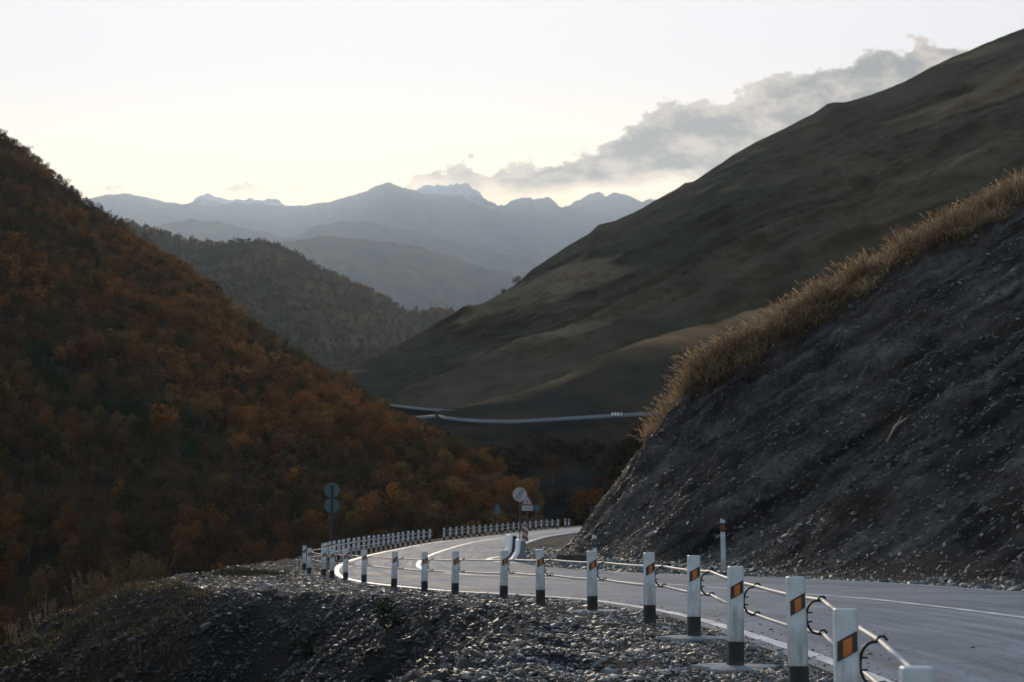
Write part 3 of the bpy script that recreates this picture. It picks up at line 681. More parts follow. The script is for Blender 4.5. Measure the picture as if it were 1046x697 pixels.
# the road on the far valley side: two pale ribbons and the block walls under them
def far_ribbon(name, px, D, w, mat, dz=.0, hgt=None):
    P_ = np.array([at(p[0], p[1], D_) for p, D_ in zip(px, D)]); P_ = smooth_line(P_, 120); V = []
    for p in P_:
        if hgt is None:
            V += [(p[0], p[1], p[2]+dz), (p[0]*(1+w/p[1]), p[1]+w, p[2]+dz+.25), (p[0], p[1]-.3, p[2]-.5)]
        else:
            V += [(p[0], p[1], p[2]+dz), (p[0], p[1]+.6, p[2]+dz), (p[0], p[1]-.6, p[2]+dz-hgt)]
    V = np.array(V).reshape(len(P_), 3, 3)[:, [1, 0, 2] if hgt is None else [1, 0, 2]].reshape(-1, 3)
    return ob(name, np_mesh(name, V, grid_faces(len(P_), 3), mat), kind='structure')
M['far_road'] = mat_basic('far_road', (.13, .145, .155), rough=.6, scale=.05, var=.2)
far_ribbon('far_road', [(385,411.5),(400,414),(415,415.8),(429,417.5),(445,418.8),(458,419.8),(470,421)], [600,580,566,552,540,532,526], 2.8, M['far_road'], dz=.5)
far_ribbon('far_road', [(405,427.5),(426,427),(445,425.5),(456,427.3),(475,429.5),(496,430.6),(515,431),(533,430.6),(556,429.3),(579,427.8),(620,425.3),(658,423.2),(720,420)], [530,522,512,500,494,488,482,476,470,464,452,440,425], 2.2, M['far_road'], dz=.5)

# ------------------------------------------------------------------ the wooded left mountainside
LEFT = [(-400,-140),(-200,0),(-60,92),(0,135),(18,147),(36,160),(54,175),(72,188),(91.5,204),(122,225),(140,240),(161.5,256),(188,274),(215,295),(233,310),(251,325),(280,342),(304,357),(338,376),(372,396),(392,410),(411,425),(428,434),(444,447),(470,461),(494,476),(510,484),(522.6,492),(532,503),(545,512),(562,522),(575,534),(600,560)]
LEFT = [(p[0], p[1]+float(np.interp(p[0], [0, 300, 520], [6, 10, 11]))) for p in LEFT]
S6 = Sheet(LEFT, [(-400,800),(0,760),(300,680),(520,600),(600,590)], ([-400, 0, 300, 520, 600], [760, 620, 460, 300, 250]), ([-400, 0, 300, 600], [120, 150, 170, 185]), .92, .0015, 50, 31)
def fold6(x, d, z, t):
    k = np.clip(np.sin(np.clip(t, 0, 1)*math.pi), 0, 1)**.7
    u = x*.012+z*.014
    n = fbm(u, z*.004-x*.003, 5.5, 3, ridged=True)-.8; n2 = fbm(x*.03, z*.03, d*.02, 3)
    q = 13*n+3.5*n2
    return 0*x, -k*q, .3*k*q
S6.folds = fold6
def t6(x, y, z, A, T):
    n = np.clip(.5+fbm(x*.05, z*.05, y*.05, 4), 0, 1)[:, None]
    return np.array([.022, .018, .012])*(1-n)+np.array([.05, .034, .02])*n
S6.build('wooded_mountain', float(aw(-330, 300)[0]), float(aw(598, 500)[0]), 460, 220, M['hill'], t6)

# tree crowns: leaf sprays through a lobed volume
def crown_template(seed, nq, leaf, tall=1.15):
    r = np.random.default_rng(seed); L = 7
    lc = np.stack([r.normal(0, .26, L), r.normal(0, .26, L), r.uniform(-.35, .55, L)*tall], 1); lr = r.uniform(.28, .46, L)
    k = r.integers(0, L, nq); d = r.normal(size=(nq, 3)); d /= np.linalg.norm(d, axis=1)[:, None]
    p = lc[k]+d*(lr[k]*r.uniform(.55, 1.0, nq)**.5)[:, None]
    p[:, 2] = p[:, 2]*(1.0) + .0
    n = d*.8+r.normal(size=(nq, 3))*.7; n /= np.linalg.norm(n, axis=1)[:, None]
    t = np.cross(n, r.normal(size=(nq, 3))); t /= np.linalg.norm(t, axis=1)[:, None]; b = np.cross(n, t)
    s = leaf*r.uniform(.6, 1.3, nq)[:, None]
    V = np.stack([p-t*s, p-b*s*.6, p+t*s, p+b*s*.6], 1).reshape(-1, 3)
    return V, np.arange(nq*4).reshape(nq, 4)
NEAR_T = [crown_template(50+i, 950, .052) for i in range(5)]
FAR_T = [crown_template(80+i, 240, .10) for i in range(6)]
TINY_T = [crown_template(95+i, 36, .26) for i in range(5)]
PAL = {'rust orange': (.155, .072, .026), 'golden brown': (.150, .090, .036), 'dull brown': (.086, .054, .030), 'dark green': (.028, .042, .022), 'crimson': (.085, .026, .018), 'olive': (.055, .048, .02), 'bright amber': (.20, .095, .03)}
KEYS = list(PAL)
def tree_class(px, py, n1):
    r = RNG.uniform(size=len(px)); c = np.zeros(len(px), int)
    c[r < .24] = 0; c[(r >= .24) & (r < .52)] = 1; c[(r >= .52) & (r < .84)] = 2; c[(r >= .84) & (r < .965)] = 5; c[(r >= .965)] = 6
    c[(n1 < -.25) & (r < .7)] = 2; c[(n1 > .35) & (r < .6)] = 0
    c[(py > 470) & (c < 2) & (RNG.uniform(size=len(px)) < .55)] = 2; c[(px > 430) & (c < 2) & (RNG.uniform(size=len(px)) < .4)] = 2
    gl = (np.abs((py-400)-(px-70)*.55) < 22) & (px < 210) & (px > 30); c[gl & (r < .75)] = 3       # the green gully
    c[(((px-100)**2/700+(py-378)**2/160) < 1) & (r < .6)] = 4; c[(((px-280)**2/300+(py-470)**2/200) < 1) & (r < .6)] = 4
    c[(c == 6) & (r < .988)] = 1
    return c
nT = 60000
a = RNG.uniform(float(aw(-60, 300)[0]), float(aw(590, 500)[0]), nT); t = RNG.uniform(.0, 1.0, nT)**.9
pxs = a*F+523
Dr = np.interp(pxs, *S6.Dr); Df = np.interp(pxs, *S6.Df); d_ = Df+(Dr-Df)*t
area = d_*(Dr-Df); keep = RNG.uniform(size=nT) < area/area.max()
a, t = a[keep], t[keep]; x, y, z = S6.at(a, t)
# keep what can be seen in the photo and thin crowded spots
def project(x, y, z):
    zz = z-ZC; Yc = y*CP+zz*SP; return 523+F*x/Yc, 348.5-F*(-y*SP+zz*CP)/Yc
qx, qy = project(x, y, z)
keep = (qx > -30) & (qx < 546) & (qy < 665-.16*np.clip(qx, 0, 600)); x, y, z, qx, qy = (v[keep] for v in (x, y, z, qx, qy))
cell = {}; sel = []
for i in np.argsort(RNG.uniform(size=len(x))):
    k = (int(x[i]//3.0), int(y[i]//4.4))
    if k in cell: continue
    cell[k] = 1; sel.append(i)
sel = np.array(sel); x, y, z, qx, qy = (v[sel] for v in (x, y, z, qx, qy))
n1 = fbm(x*.02, z*.02, y*.01, 3)
cls = tree_class(qx, qy, n1)
gap = (np.abs((qy-425)-(qx-150)*.5) < 9) & (qx > 140) & (qx < 235); keepg = ~(gap & (RNG.uniform(size=len(x)) < .9))
x, y, z, qx, qy, cls, n1 = (v[keepg] for v in (x, y, z, qx, qy, cls, n1))
hgt = RNG.uniform(3.0, 5.8, len(x))*np.where(cls == 2, .85, 1)*(1+.2*n1)
rad = hgt*RNG.uniform(.48, .66, len(x))
big = (np.hypot(qx-155, qy-462)).argmin(); cls[big] = 6; hgt[big] = 7.0; rad[big] = 4.6
scr = hgt/y
order = np.argsort(-scr*np.where(qy < 640-.12*qx, 1, .5)); order = np.concatenate([[big], order[order != big]])
ind, rest = order[:300], order[300:]
bark = M['bark']
trunk_v = merge(tube([(0, 0, -.12), (.01, 0, .15), (.0, .015, .35), (.02, 0, .62)], [.028, .022, .016, .006], 6),
                tube([(0, 0, .3), (.1, .05, .46), (.16, .07, .6)], [.012, .008, .003], 5), tube([(0, 0, .36), (-.09, .03, .5), (-.14, .02, .64)], [.011, .007, .003], 5))
trunk_me = py_mesh('trunk', *trunk_v, bark)
crown_me = [np_mesh('crown', v, f, M['crown']) for v, f in NEAR_T]
KIND = {'dark green': 'dark green bushy tree in the green gully on the wooded left mountainside', 'crimson': 'crimson leaved small tree on the wooded left mountainside',
        'rust orange': 'rust orange autumn tree in the dense wood on the left mountainside', 'golden brown': 'golden brown autumn tree in the dense wood on the left mountainside',
        'dull brown': 'dull brown half bare tree in the dense wood on the left mountainside', 'olive': 'olive green tree still in leaf in the wood on the left mountainside',
        'bright amber': 'bright amber tree standing out of the wood on the left mountainside'}
for c_, i in enumerate(ind):
    key = KEYS[cls[i]]
    lab = 'largest bright amber round tree above the green gully on the left mountainside' if i == big else KIND[key]
    root = empty('tree', (float(x[i]), float(y[i]), float(z[i])-.3), random.uniform(0, 6.28), label=lab, cat='tree', group='autumn trees on the left mountainside')
    tr = ob('trunk', trunk_me, parent=root); tr.scale = (hgt[i],)*3
    cr = ob('crown', crown_me[c_ % 5], parent=root); cr.location = (0, 0, hgt[i]*.60); cr.scale = (rad[i]*.95, rad[i]*.95, hgt[i]*.56)
    k = random.uniform(.75, 1.2); cr.color = tuple(q*k for q in PAL[key])+(1,)
def canopy(name, temps, x, y, z, hgt, rad, tint, label):
    n = len(x); a = RNG.uniform(0, 6.28, n); c, s = np.cos(a), np.sin(a); R3 = np.zeros((n, 3, 3)); R3[:, 0, 0] = c; R3[:, 0, 1] = -s; R3[:, 1, 0] = s; R3[:, 1, 1] = c; R3[:, 2, 2] = 1
    o = scatter(name, temps, np.stack([x, y, z+hgt*.5], 1), R3, np.stack([rad*.95, rad*.95, hgt*.62], 1), tint, M['canopy']); o['label'] = label; return o
pal = np.array([PAL[k] for k in KEYS])
canopy('woodland', FAR_T, x[rest], y[rest], z[rest], hgt[rest], rad[rest], pal[cls[rest]]*RNG.uniform(.75, 1.2, (len(rest), 1)), 'dense autumn wood covering the left mountainside')
print('TREES', len(x), flush=True)
# woods on the ridge behind
nT = 9000; a = RNG.uniform(float(aw(80, 300)[0]), float(aw(500, 300)[0]), nT); t = RNG.uniform(.0, 1, nT)
x, y, z = S1.at(a, t); n = fbm(x*.006, z*.012, y*.004, 4)
hg = RNG.uniform(4, 9, nT)*(1+.3*n); tt = (np.where((n > .05)[:, None], np.array([.110, .070, .035]), np.array([.070, .054, .030])))*RNG.uniform(.7, 1.25, (nT, 1))
canopy('ridge_woodland', TINY_T, x, y, z, hg, hg*.62, tt, 'distant wood covering the hill behind the left mountainside')
# brush in the valley and on the slope beyond the cut
a1_ = RNG.uniform(float(aw(380, 480)[0]), float(aw(700, 480)[0]), 900); x, y, z = S4.at(a1_, RNG.uniform(.02, .68, 900)); k = fbm(x*.03, z*.03, y*.03, 3) > .08; x, y, z = x[k], y[k], z[k]
a2_ = RNG.uniform(float(aw(568, 480)[0]), float(aw(700, 480)[0]), 900); x2, y2, z2 = S5.at(a2_, RNG.uniform(.1, 1, 900))
x, y, z = np.r_[x, x2], np.r_[y, y2], np.r_[z, z2]; hg = np.r_[RNG.uniform(1.5, 4.5, len(x)-len(x2)), RNG.uniform(.8, 2.6, len(x2))]
tt = np.array([[.045, .027, .015], [.024, .022, .014], [.016, .019, .013]])[RNG.integers(0, 3, len(x))]*RNG.uniform(.6, 1.2, (len(x), 1))
canopy('brush', TINY_T, x, y, z-.3, hg, hg*.8, tt, 'dark scrub on the valley side and beyond the scree slope')

# countable trees and bushes that stand apart
def lone(px, py, D, h, r, col, name, label, cat, grp=None, conif=False):
    p = at(px, py, D); root = empty(name, p, random.uniform(0, 6), label=label, cat=cat, group=grp)
    tr = ob('trunk', trunk_me, parent=root); tr.scale = (h, h, h)
    cr = ob('crown', crown_me[random.randrange(5)], parent=root); cr.location = (0, 0, h*.58); cr.scale = (r, r, h*.6); cr.color = col+(1,)
lone(530, 294.3, 870, 6.5, 5.2, (.03, .032, .02), 'bush', 'larger dark bush on the skyline of the bare right mountain', 'bush', 'bushes on the skyline of the bare mountain')
lone(514, 303, 872, 4.5, 3.0, (.03, .032, .02), 'bush', 'smaller dark bush lower on the skyline of the bare right mountain', 'bush', 'bushes on the skyline of the bare mountain')
lone(425, 323, 2360, 16, 5.6, (.025, .028, .02), 'pine_tree', 'taller dark tree at the right end of the wooded hill crest', 'tree', 'dark trees on the end of the wooded hill')
lone(434, 323, 2360, 11, 5.2, (.025, .028, .02), 'pine_tree', 'shorter dark tree at the right end of the wooded hill crest', 'tree', 'dark trees on the end of the wooded hill')
lone(565, 492, 290, 5, 4.2, (.05, .03, .016), 'bush', 'brown bush in the dark valley above the far road bend', 'bush')
lone(604, 524, 185, 3.0, 2.4, (.10, .05, .018), 'bush', 'rust coloured bush beside the left end of the scree slope', 'bush')
lone(590, 528, 190, 2.4, 2.0, (.075, .04, .017), 'bush', 'low rust bush where the road disappears behind the slope', 'bush')

# dark low bushes on the bank in front
def bank_bush(px, y0, r, label):
    a_ = (px-523)/F; zz = float(ground_z(np.array([a_*y0]), np.array([y0]))[0])
    root = empty('bush', (a_*y0, y0, zz-.05), 0, label=label, cat='bush', group='small bushes on the bank below the road')
    cr = ob('foliage', crown_me[random.randrange(5)], parent=root); cr.location = (0, 0, r*.45); cr.scale = (r, r, r*.8); cr.color = (.022, .034, .018, 1)
    V, Fc = merge(*[tube([(0, 0, -.1), (math.cos(q)*r*.3, math.sin(q)*r*.3, r*.3), (math.cos(q)*r*.5, math.sin(q)*r*.5, r*.75)], [.02, .014, .006], 5) for q in (0, 1.3, 2.6, 3.9, 5.1)])
    ob('stem', py_mesh('stem', V, Fc, bark), parent=root)
bank_bush(400, 21.6, .42, 'larger dark green bush on the gravel bank below the guard posts')
bank_bush(318, 24.2, .32, 'smaller dark green bush on the gravel bank, nearer the grassy spur')

# ------------------------------------------------------------------ dry weeds on the spur
M['weed'] = mat_leaf('dry_weeds', transl=.4, color=(.24, .19, .12), var=.3)
M['weed_dark'] = mat_leaf('dry_weeds_dark', transl=.4, color=(.14, .11, .065), var=.3)
def weed_mesh(seed, ns, h, spread, mat, head):
    r = random.Random(seed); parts = []; heads = []
    for k in range(ns):
        a = r.uniform(0, 6.28); q = r.uniform(.1, 1)*spread; hh = h*r.uniform(.5, 1.0)
        bx, by = math.cos(a)*q*.4, math.sin(a)*q*.4; tx, ty = bx+math.cos(a)*q*.5, by+math.sin(a)*q*.5
        parts.append(tube([(bx, by, -.05), ((bx+tx)/2, (by+ty)/2, hh*.55), (tx, ty, hh)], [.008, .006, .004], 4))
        for m_ in range(head):
            f = r.uniform(.45, 1.02); px, py, pz = bx+(tx-bx)*f, by+(ty-by)*f, hh*f; aa = r.uniform(0, 6.28); l = r.uniform(.03, .09)
            e = (math.cos(aa)*l, math.sin(aa)*l, l*r.uniform(.2, 1.1)); w = .013
            heads.append(([(px, py, pz), (px+e[0]*.5-w, py+e[1]*.5+w, pz+e[2]*.5), (px+e[0], py+e[1], pz+e[2]), (px+e[0]*.5+w, py+e[1]*.5-w, pz+e[2]*.5)], [(0, 1, 2, 3)]))
    return py_mesh('weed_stalks', *merge(*parts), mat), py_mesh('weed_leaves', *merge(*heads), mat)
wA = [weed_mesh(i, 16, .85, .5, M['weed'], 16) for i in range(3)]; wB = [weed_mesh(10+i, 22, .95, .75, M['weed_dark'], 18) for i in range(3)]
def spur_y(px, sc=0):
    """distance at which the skyline of the spur stands for this direction"""
    a_ = (px-523)/F; ys = np.linspace(22, 40, 180); zz = ground_z(a_*ys, ys); w = (zz-ZC)/ys; return float(ys[int(np.argmax(w))]), a_
wl = [(22, .0, 0, 'pale dry weed clump with tall heads, leftmost on the spur skyline'), (34, -.6, 0, 'pale dry weeds second from the left on the spur skyline'), (47, .1, 0, 'pale weeds on the spur skyline just right of the tall leftmost clumps'),
      (57, .0, 0, 'pale upright weeds in the middle of the light clumps on the spur'), (90, -.5, 1, 'dark bushy weed clump with branching tops at the left of the brown patch'), (104, -.4, 1, 'dark broad weed clump in the middle left of the brown patch'),
      (122, -.8, 1, 'dark branching weed clump with the tallest tops in the brown patch'), (138, -.3, 1, 'brown weed clump right of the tallest branching one'), (153, -.9, 1, 'brown weed clump near the edge of the bare gravel'), (168, -1.0, 1, 'thin dark weed clump, last before the bare gravel')]
for i, (px, dy, k, lab) in enumerate(wl):
    y0, a_ = spur_y(px); y0 += dy; zz = float(ground_z(np.array([a_*y0]), np.array([y0]))[0])
    root = empty('dry_weed', (a_*y0, y0, zz-.02), random.uniform(0, 6), label=lab, cat='weed', group='dry weeds on the grassy spur')
    s_, l_ = (wB if k else wA)[i % 3]; sc_ = random.uniform(.85, 1.15)*(.8 if k else .6)
    for nm, m_ in (('stalk', s_), ('leaf', l_)):
        q = ob(nm, m_, parent=root); q.scale = (sc_,)*3
        q['kind'] = 'stuff'
# low dead grass between them
xs = RNG.uniform(-13, -5, 90000); ys = RNG.uniform(23, 37, 90000); s_ = signed(Ss, xs, ys)
n = fbm(xs*.8, ys*.8, 2, 3); m_ = (s_ > -.5+.6*n) & (s_ < 4.5) & (n > -.35) & (xs < -5.8) & (RNG.uniform(size=len(xs)) < .55)
xs, ys = xs[m_][:16000], ys[m_][:16000]; zs = ground_z(xs, ys); h = RNG.uniform(.04, .20, len(xs))
tt = np.array([[.15, .11, .06], [.10, .075, .04], [.07, .06, .035]])[RNG.integers(0, 3, len(xs))]*RNG.uniform(.7, 1.2, (len(xs), 1))
G = scatter('dead_grass', BL, np.stack([xs, ys, zs-.02], 1), rots(len(xs), .5), np.stack([RNG.uniform(.008, .02, len(xs)), h, h], 1), tt, M['grass']); G['label'] = 'low dead grass and weeds covering the spur'
# dark turf patch on the verge skyline
xs = RNG.normal(-8.1, .55, 3000); ys = RNG.normal(44, 1.0, 3000); zs = ground_z(xs, ys); h = RNG.uniform(.06, .2, 3000)
G = scatter('turf', BL, np.stack([xs, ys, zs-.02], 1), rots(3000, .6), np.stack([np.full(3000, .02), h, h], 1), np.tile([[.05, .05, .03]], (3000, 1)), M['grass']); G['label'] = 'dark turf patch on the gravel verge'

# ------------------------------------------------------------------ guard posts
PW, PD, PH, PB = .062, .050, .80, .212
def post_ring(z, k=1.0): return [(-PW*k, -PD*k, z), (PW*k, -PD*k, z), (PW*k, PD*k, z), (-PW*k, PD*k, z)]
def bevel_ring(z, k=1.0, b=.012):
    w, d = PW*k, PD*k
    return [(-w+b, -d, z), (w-b, -d, z), (w, -d+b, z), (w, d-b, z), (w-b, d, z), (-w+b, d, z), (-w, d-b, z), (-w, -d+b, z)]
shaft_me = py_mesh('shaft', *ring_mesh([bevel_ring(PB, .985), bevel_ring(PH-.03, .955), bevel_ring(PH-.006, .93), bevel_ring(PH, .80)]), M['white'])
foot_me = py_mesh('base', *ring_mesh([bevel_ring(-.25, 1.0), bevel_ring(PB, 1.0)]), M['black'])
f0 = -PD-.002
rp = [(-.050, .540), (-.050, .638), (.050, .695), (.050, .597)]
refl_me = py_mesh('reflector', *ring_mesh([[(a, f0+.006, b) for a, b in rp], [(a, f0-.004, b) for a, b in rp]]), M['refl_black'])
ro = [(-.022, .563), (-.022, .642), (.022, .667), (.022, .588)]
lens_me = py_mesh('reflector_lens', *ring_mesh([[(a, f0-.002, b) for a, b in ro], [(a, f0-.010, b) for a, b in ro]]), M['orange'])
X1 = .055; XC = .175
br = []
arc_p = []
for k in range(13):
    q = math.pi*(k/12); arc_p.append((XC-.01-(XC-.01-X1-.012)*math.sin(q)**.7, .0, .53+.112*math.cos(q)))
br.append(tube(arc_p, .009, 6))
for zz in (.642, .418):
    br.append(tube([(XC-.03, 0, zz-.004), (XC-.012, 0, zz+.024), (XC+.012, 0, zz+.026), (XC+.028, 0, zz+.006)], .008, 6))
for zz in (.56, .50): br.append(tube([(X1-.01, 0, zz), (X1+.05, 0, zz)], .006, 6))
brack_me = py_mesh('bracket', *merge(*br), M['steel'])
ang = np.linspace(0, 2*math.pi, 17)[:-1]
fr = [.24+.05*math.sin(3*a+1)+.03*math.sin(5*a) for a in ang]
patch_me = py_mesh('footing', *ring_mesh([[(r*1.5*math.cos(a)+.03, r*math.sin(a), -.08) for r, a in zip(fr, ang)], [(r*1.45*math.cos(a)+.03, r*.97*math.sin(a), .012) for r, a in zip(fr, ang)], [(r*1.0*math.cos(a)+.03, r*.6*math.sin(a), .028) for r, a in zip(fr, ang)]]), M['concrete'])
ORD = ['first','second','third','fourth','fifth','sixth','seventh','eighth','ninth','tenth','eleventh','twelfth','thirteenth','fourteenth','fifteenth','sixteenth','seventeenth','eighteenth','nineteenth','twentieth','twenty-first','twenty-second','twenty-third','twenty-fourth','twenty-fifth','twenty-sixth','twenty-seventh','twenty-eighth','twenty-ninth','thirtieth']
def post(x, y, tang, lab, grp, patch=False, bracket=True, lean=True, refl=True):
    z = float(ground_z(np.array([x]), np.array([y]))[0])
    rz = math.atan2(tang[1], tang[0])-math.pi/2
    root = empty('guard_post', (x, y, z), rz+random.uniform(-.05, .05), label=lab, cat='guard post', group=grp)
    if lean: root.rotation_euler[0] = random.uniform(-.025, .025); root.rotation_euler[1] = random.uniform(-.022, .022)
    ob('shaft', shaft_me, parent=root); ob('base', foot_me, parent=root)
    if refl:
        r = ob('reflector', refl_me, parent=root); ob('reflector_lens', lens_me, parent=r)
    if bracket: ob('bracket', brack_me, parent=root)
    if patch: ob('footing', patch_me, parent=root)
    return (x, y, z, tang, rz)
front = [(1.475,5.3),(1.665,7.25),(1.915,9.7),(1.77,11.5),(1.76,14.0),(1.565,16.4),(1.06,19.0),(.42,21.2),(-.14,24.1),(-1.06,26.8),(-1.77,29.1),(-2.56,31.2),(-3.6,35.0),(-4.35,37.6),(-4.95,39.6),(-5.5,42.0),(-6.15,43.6),(-7.0,48.4)]
fr_lab = ['nearest guard post at the bottom right corner','second nearest guard post, with the largest orange reflector in view','white guard post with an orange reflector whose black base meets the bottom edge',
          'white guard post standing in a round pale concrete patch, right under the tall roadside marker']
runA = []
fa = np.array(front)
for i, (x, y) in enumerate(front):
    j0, j1 = max(i-1, 0), min(i+1, len(front)-1); tg = fa[j1]-fa[j0]; tg = tg/np.linalg.norm(tg)
    lab = fr_lab[i] if i < 4 else '%s guard post from the camera in the near row along the gravel verge' % ORD[i]
    runA.append(post(x, y, tg, lab, 'guard posts of the near row along the verge', patch=i in (1, 3, 4, 6, 12, 16)))
# the row round the bend: posts at even steps outside the edge line
def along(y0, y1, step, off):
    m_ = (Ee[:, 1] >= y0) & (Ee[:, 1] <= y1); pts = Ee[m_]+nE[m_]*off; tt = tE[m_]; s_ = np.concatenate([[0], np.cumsum(np.linalg.norm(np.diff(pts, axis=0), axis=1))])
    out = []
    for q in np.arange(0, s_[-1], step): out.append((np.array([np.interp(q, s_, pts[:, 0]), np.interp(q, s_, pts[:, 1])]), np.array([np.interp(q, s_, tt[:, 0]), np.interp(q, s_, tt[:, 1])])))
    return out
for k, (p, tg) in enumerate(along(51.5, 88.6, 1.68, .62)):
    runA.append(post(float(p[0]), float(p[1]), tg, '%s guard post beyond the bend, counted from the leftmost one before the gap' % ORD[k], 'guard posts round the bend before the gap', lean=True))
runB = []
for k, (p, tg) in enumerate(along(91.9, 126, 1.72, .62)):
    runB.append(post(float(p[0]), float(p[1]), tg, '%s distant guard post after the gap in the far row' % ORD[k], 'guard posts of the far row after the gap'))
def rope(run, lab):
    root = empty('guard_rope', (run[0][0], run[0][1], run[0][2]), label=lab, cat='rope barrier')
    for hz_ in (.642, .418):
        pts = []
        for (x, y, z, tg, rz) in run:
            pts.append((x+math.cos(rz)*XC-root.location[0], y+math.sin(rz)*XC-root.location[1], z+hz_-root.location[2]))
        q = []
        for a_, b_ in zip(pts[:-1], pts[1:]):
            for f in (0, .25, .5, .75): q.append(tuple(a_[k]*(1-f)+b_[k]*f-(.012*math.sin(f*math.pi) if k == 2 else 0) for k in range(3)))
        q.append(pts[-1]); ob('cable', py_mesh('cable', *tube(q, .0145, 8), M['cable'], smooth=True), parent=root)
rope(runA, 'pair of pale cables strung along the near row of guard posts and round the bend')
rope(runB, 'pair of pale cables along the far row of guard posts after the gap')

# ------------------------------------------------------------------ things on the right side of the road
def marker(px, pyb, D, h, lab, red, lean=0):
    a_, w_ = aw(px, pyb); x, y = float(a_)*D, D; z = float(ground_z(np.array([x]), np.array([y]))[0])
    root = empty('delineator_post', (x, y, z), math.radians(4), label=lab, cat='marker post', group='marker posts on the right shoulder'); root.rotation_euler[1] = lean
    w, d = .065, .035
    def rg(zz, tw=0): return [(-w, -d, zz), (w, -d, zz), (w, d, zz), (-w, d, zz)]
    V, Fc = merge(ring_mesh([rg(-.2), rg(h-.42)]), ring_mesh([rg(h-.14), [(-w, -d, h), (w, -d, h-.05), (w, d, h-.05), (-w, d, h)]]))
    ob('shaft', py_mesh('shaft', V, Fc, M['white']), parent=root)
    ob('band', py_mesh('band', *ring_mesh([rg(h-.42), rg(h-.14)]), M['black']), parent=root)
    ob('reflector', py_mesh('reflector', *box_vf(-.03, .03, -d-.012, -d-.001, h-.36, h-.2, .003), M['red' if red else 'sign_dark']), parent=root)
marker(739, 576, 44.3, 1.62, 'tall white marker post with a red reflector on the right shoulder', True)
marker(609, 577, 45.5, 1.22, 'shorter leaning marker post with a black band behind the guard posts', False, lean=-.05)
# two profiled concrete barrier blocks
def barrier(x, y, rz, L, H, lab, body='barrier'):
    z = float(zr(y)); root = empty('concrete_barrier', (x, y, z), rz, label=lab, cat='barrier', group='concrete barrier blocks at the bend')
    prof = [(-.33, -.1), (-.33, .07), (-.27, .14), (-.13, .36), (-.10, .50), (-.08, H-.03), (-.05, H), (.14, H-.02), (.17, H-.06), (.22, -.1)]
    ob('block', py_mesh('block', *ring_mesh([[(a, 0, b) for a, b in prof], [(a, L, b) for a, b in prof]]), M[body]), parent=root)
    edge = prof[0:8]; V = []; Fc = []
    for k, (a, b) in enumerate(edge): 
        V += [(a-.012, -.012, b+.008), (a-.012, L+.0, b+.008), (a+.085, -.012, b-.045)]
    n = len(edge)
    for k in range(n-1):
        i = k*3; Fc += [(i, i+3, i+4, i+1), (i, i+2, i+5, i+3)]
    ob('painted_side', py_mesh('painted_side', V, Fc, M['white_edge']), parent=root)
M['barrier_far'] = mat_basic('barrier_concrete_dark', (.04, .045, .05), rough=.85, scale=4, var=.2)
M['white_edge'] = mat_basic('white_edge_paint', (.74, .74, .75), rough=.6, scale=6, var=.1)
barrier(.33, 55.6, .05, 1.9, .85, 'nearer concrete barrier block with a flared white foot at the inside of the bend')
barrier(.02, 57.9, .10, 1.9, 1.0, 'farther concrete barrier block with a flared white foot, just behind the first', 'barrier_far')
# striped hazard board and its neighbours
def sign_root(px, py, D, lab, zb=None, grp=None, name='road_sign', rz=0):
    x = float(aw(px, py)[0])*D; z = float(ground_z(np.array([x]), np.array([D]))[0]) if zb is None else zb
    return empty(name, (x, D, z), rz, label=lab, cat='road sign', group=grp), z
def disc(r, y0, y1, z, n=32, x=0): return ring_mesh([[(x+r*math.cos(a), y, z+r*math.sin(a)) for a in np.linspace(0, 2*math.pi, n+1)[:-1]] for y in (y1, y0)])
def pole(root, h, r=.032): ob('pole', py_mesh('pole', *tube([(0, .05, -.3), (0, .05, h)], r, 10), M['pole']), parent=root)
def poly(pts, y0, y1): return ring_mesh([[(a, y, b) for a, b in pts] for y in (y1, y0)])
root, z0 = sign_root(536.3, 549, 58.8, 'small board with red and white slanting stripes behind the barrier blocks')
c = at(536.3, 544.5, 58.8)[2]-z0; pole(root, c+.2)
ob('board', py_mesh('board', *poly([(-.13, c-.34), (.13, c-.34), (.13, c+.34), (-.13, c+.34)], -.01, .01), M['sign_white']), parent=root)
st = []
for k in (-.34, -.08, .18):
    st.append(poly([(-.13, c+k+.16), (.13, c+k), (.13, c+k+.13), (-.13, c+k+.29 if c+k+.29 < c+.34 else c+.34)], -.016, -.011))
ob('stripe', py_mesh('stripe', *merge(*st), M['sign_red']), parent=root)
# end of restrictions sign
root, z0 = sign_root(531, 505, 71, 'round pale sign with a grey diagonal band, on the right side of the bend')
c = at(531, 505.3, 71)[2]-z0; pole(root, c+.2)
ob('panel', py_mesh('panel', *disc(.355, -.01, .01, c), M['sign_white']), parent=root)
bars = []
for k in (-.09, -.045, 0, .045, .09):
    hl = math.sqrt(.34**2-k*k)*.92; d_ = np.array([.60, .80]); n_ = np.array([-.80, .60])
    q = [d_*s1*hl+n_*(k+s2*.011) for s1, s2 in ((-1, -1), (1, -1), (1, 1), (-1, 1))]
    bars.append(poly([(p[0], c+p[1]) for p in q], -.016, -.011))
ob('diagonal_band', py_mesh('diagonal_band', *merge(*bars), M['sign_dark']), parent=root)
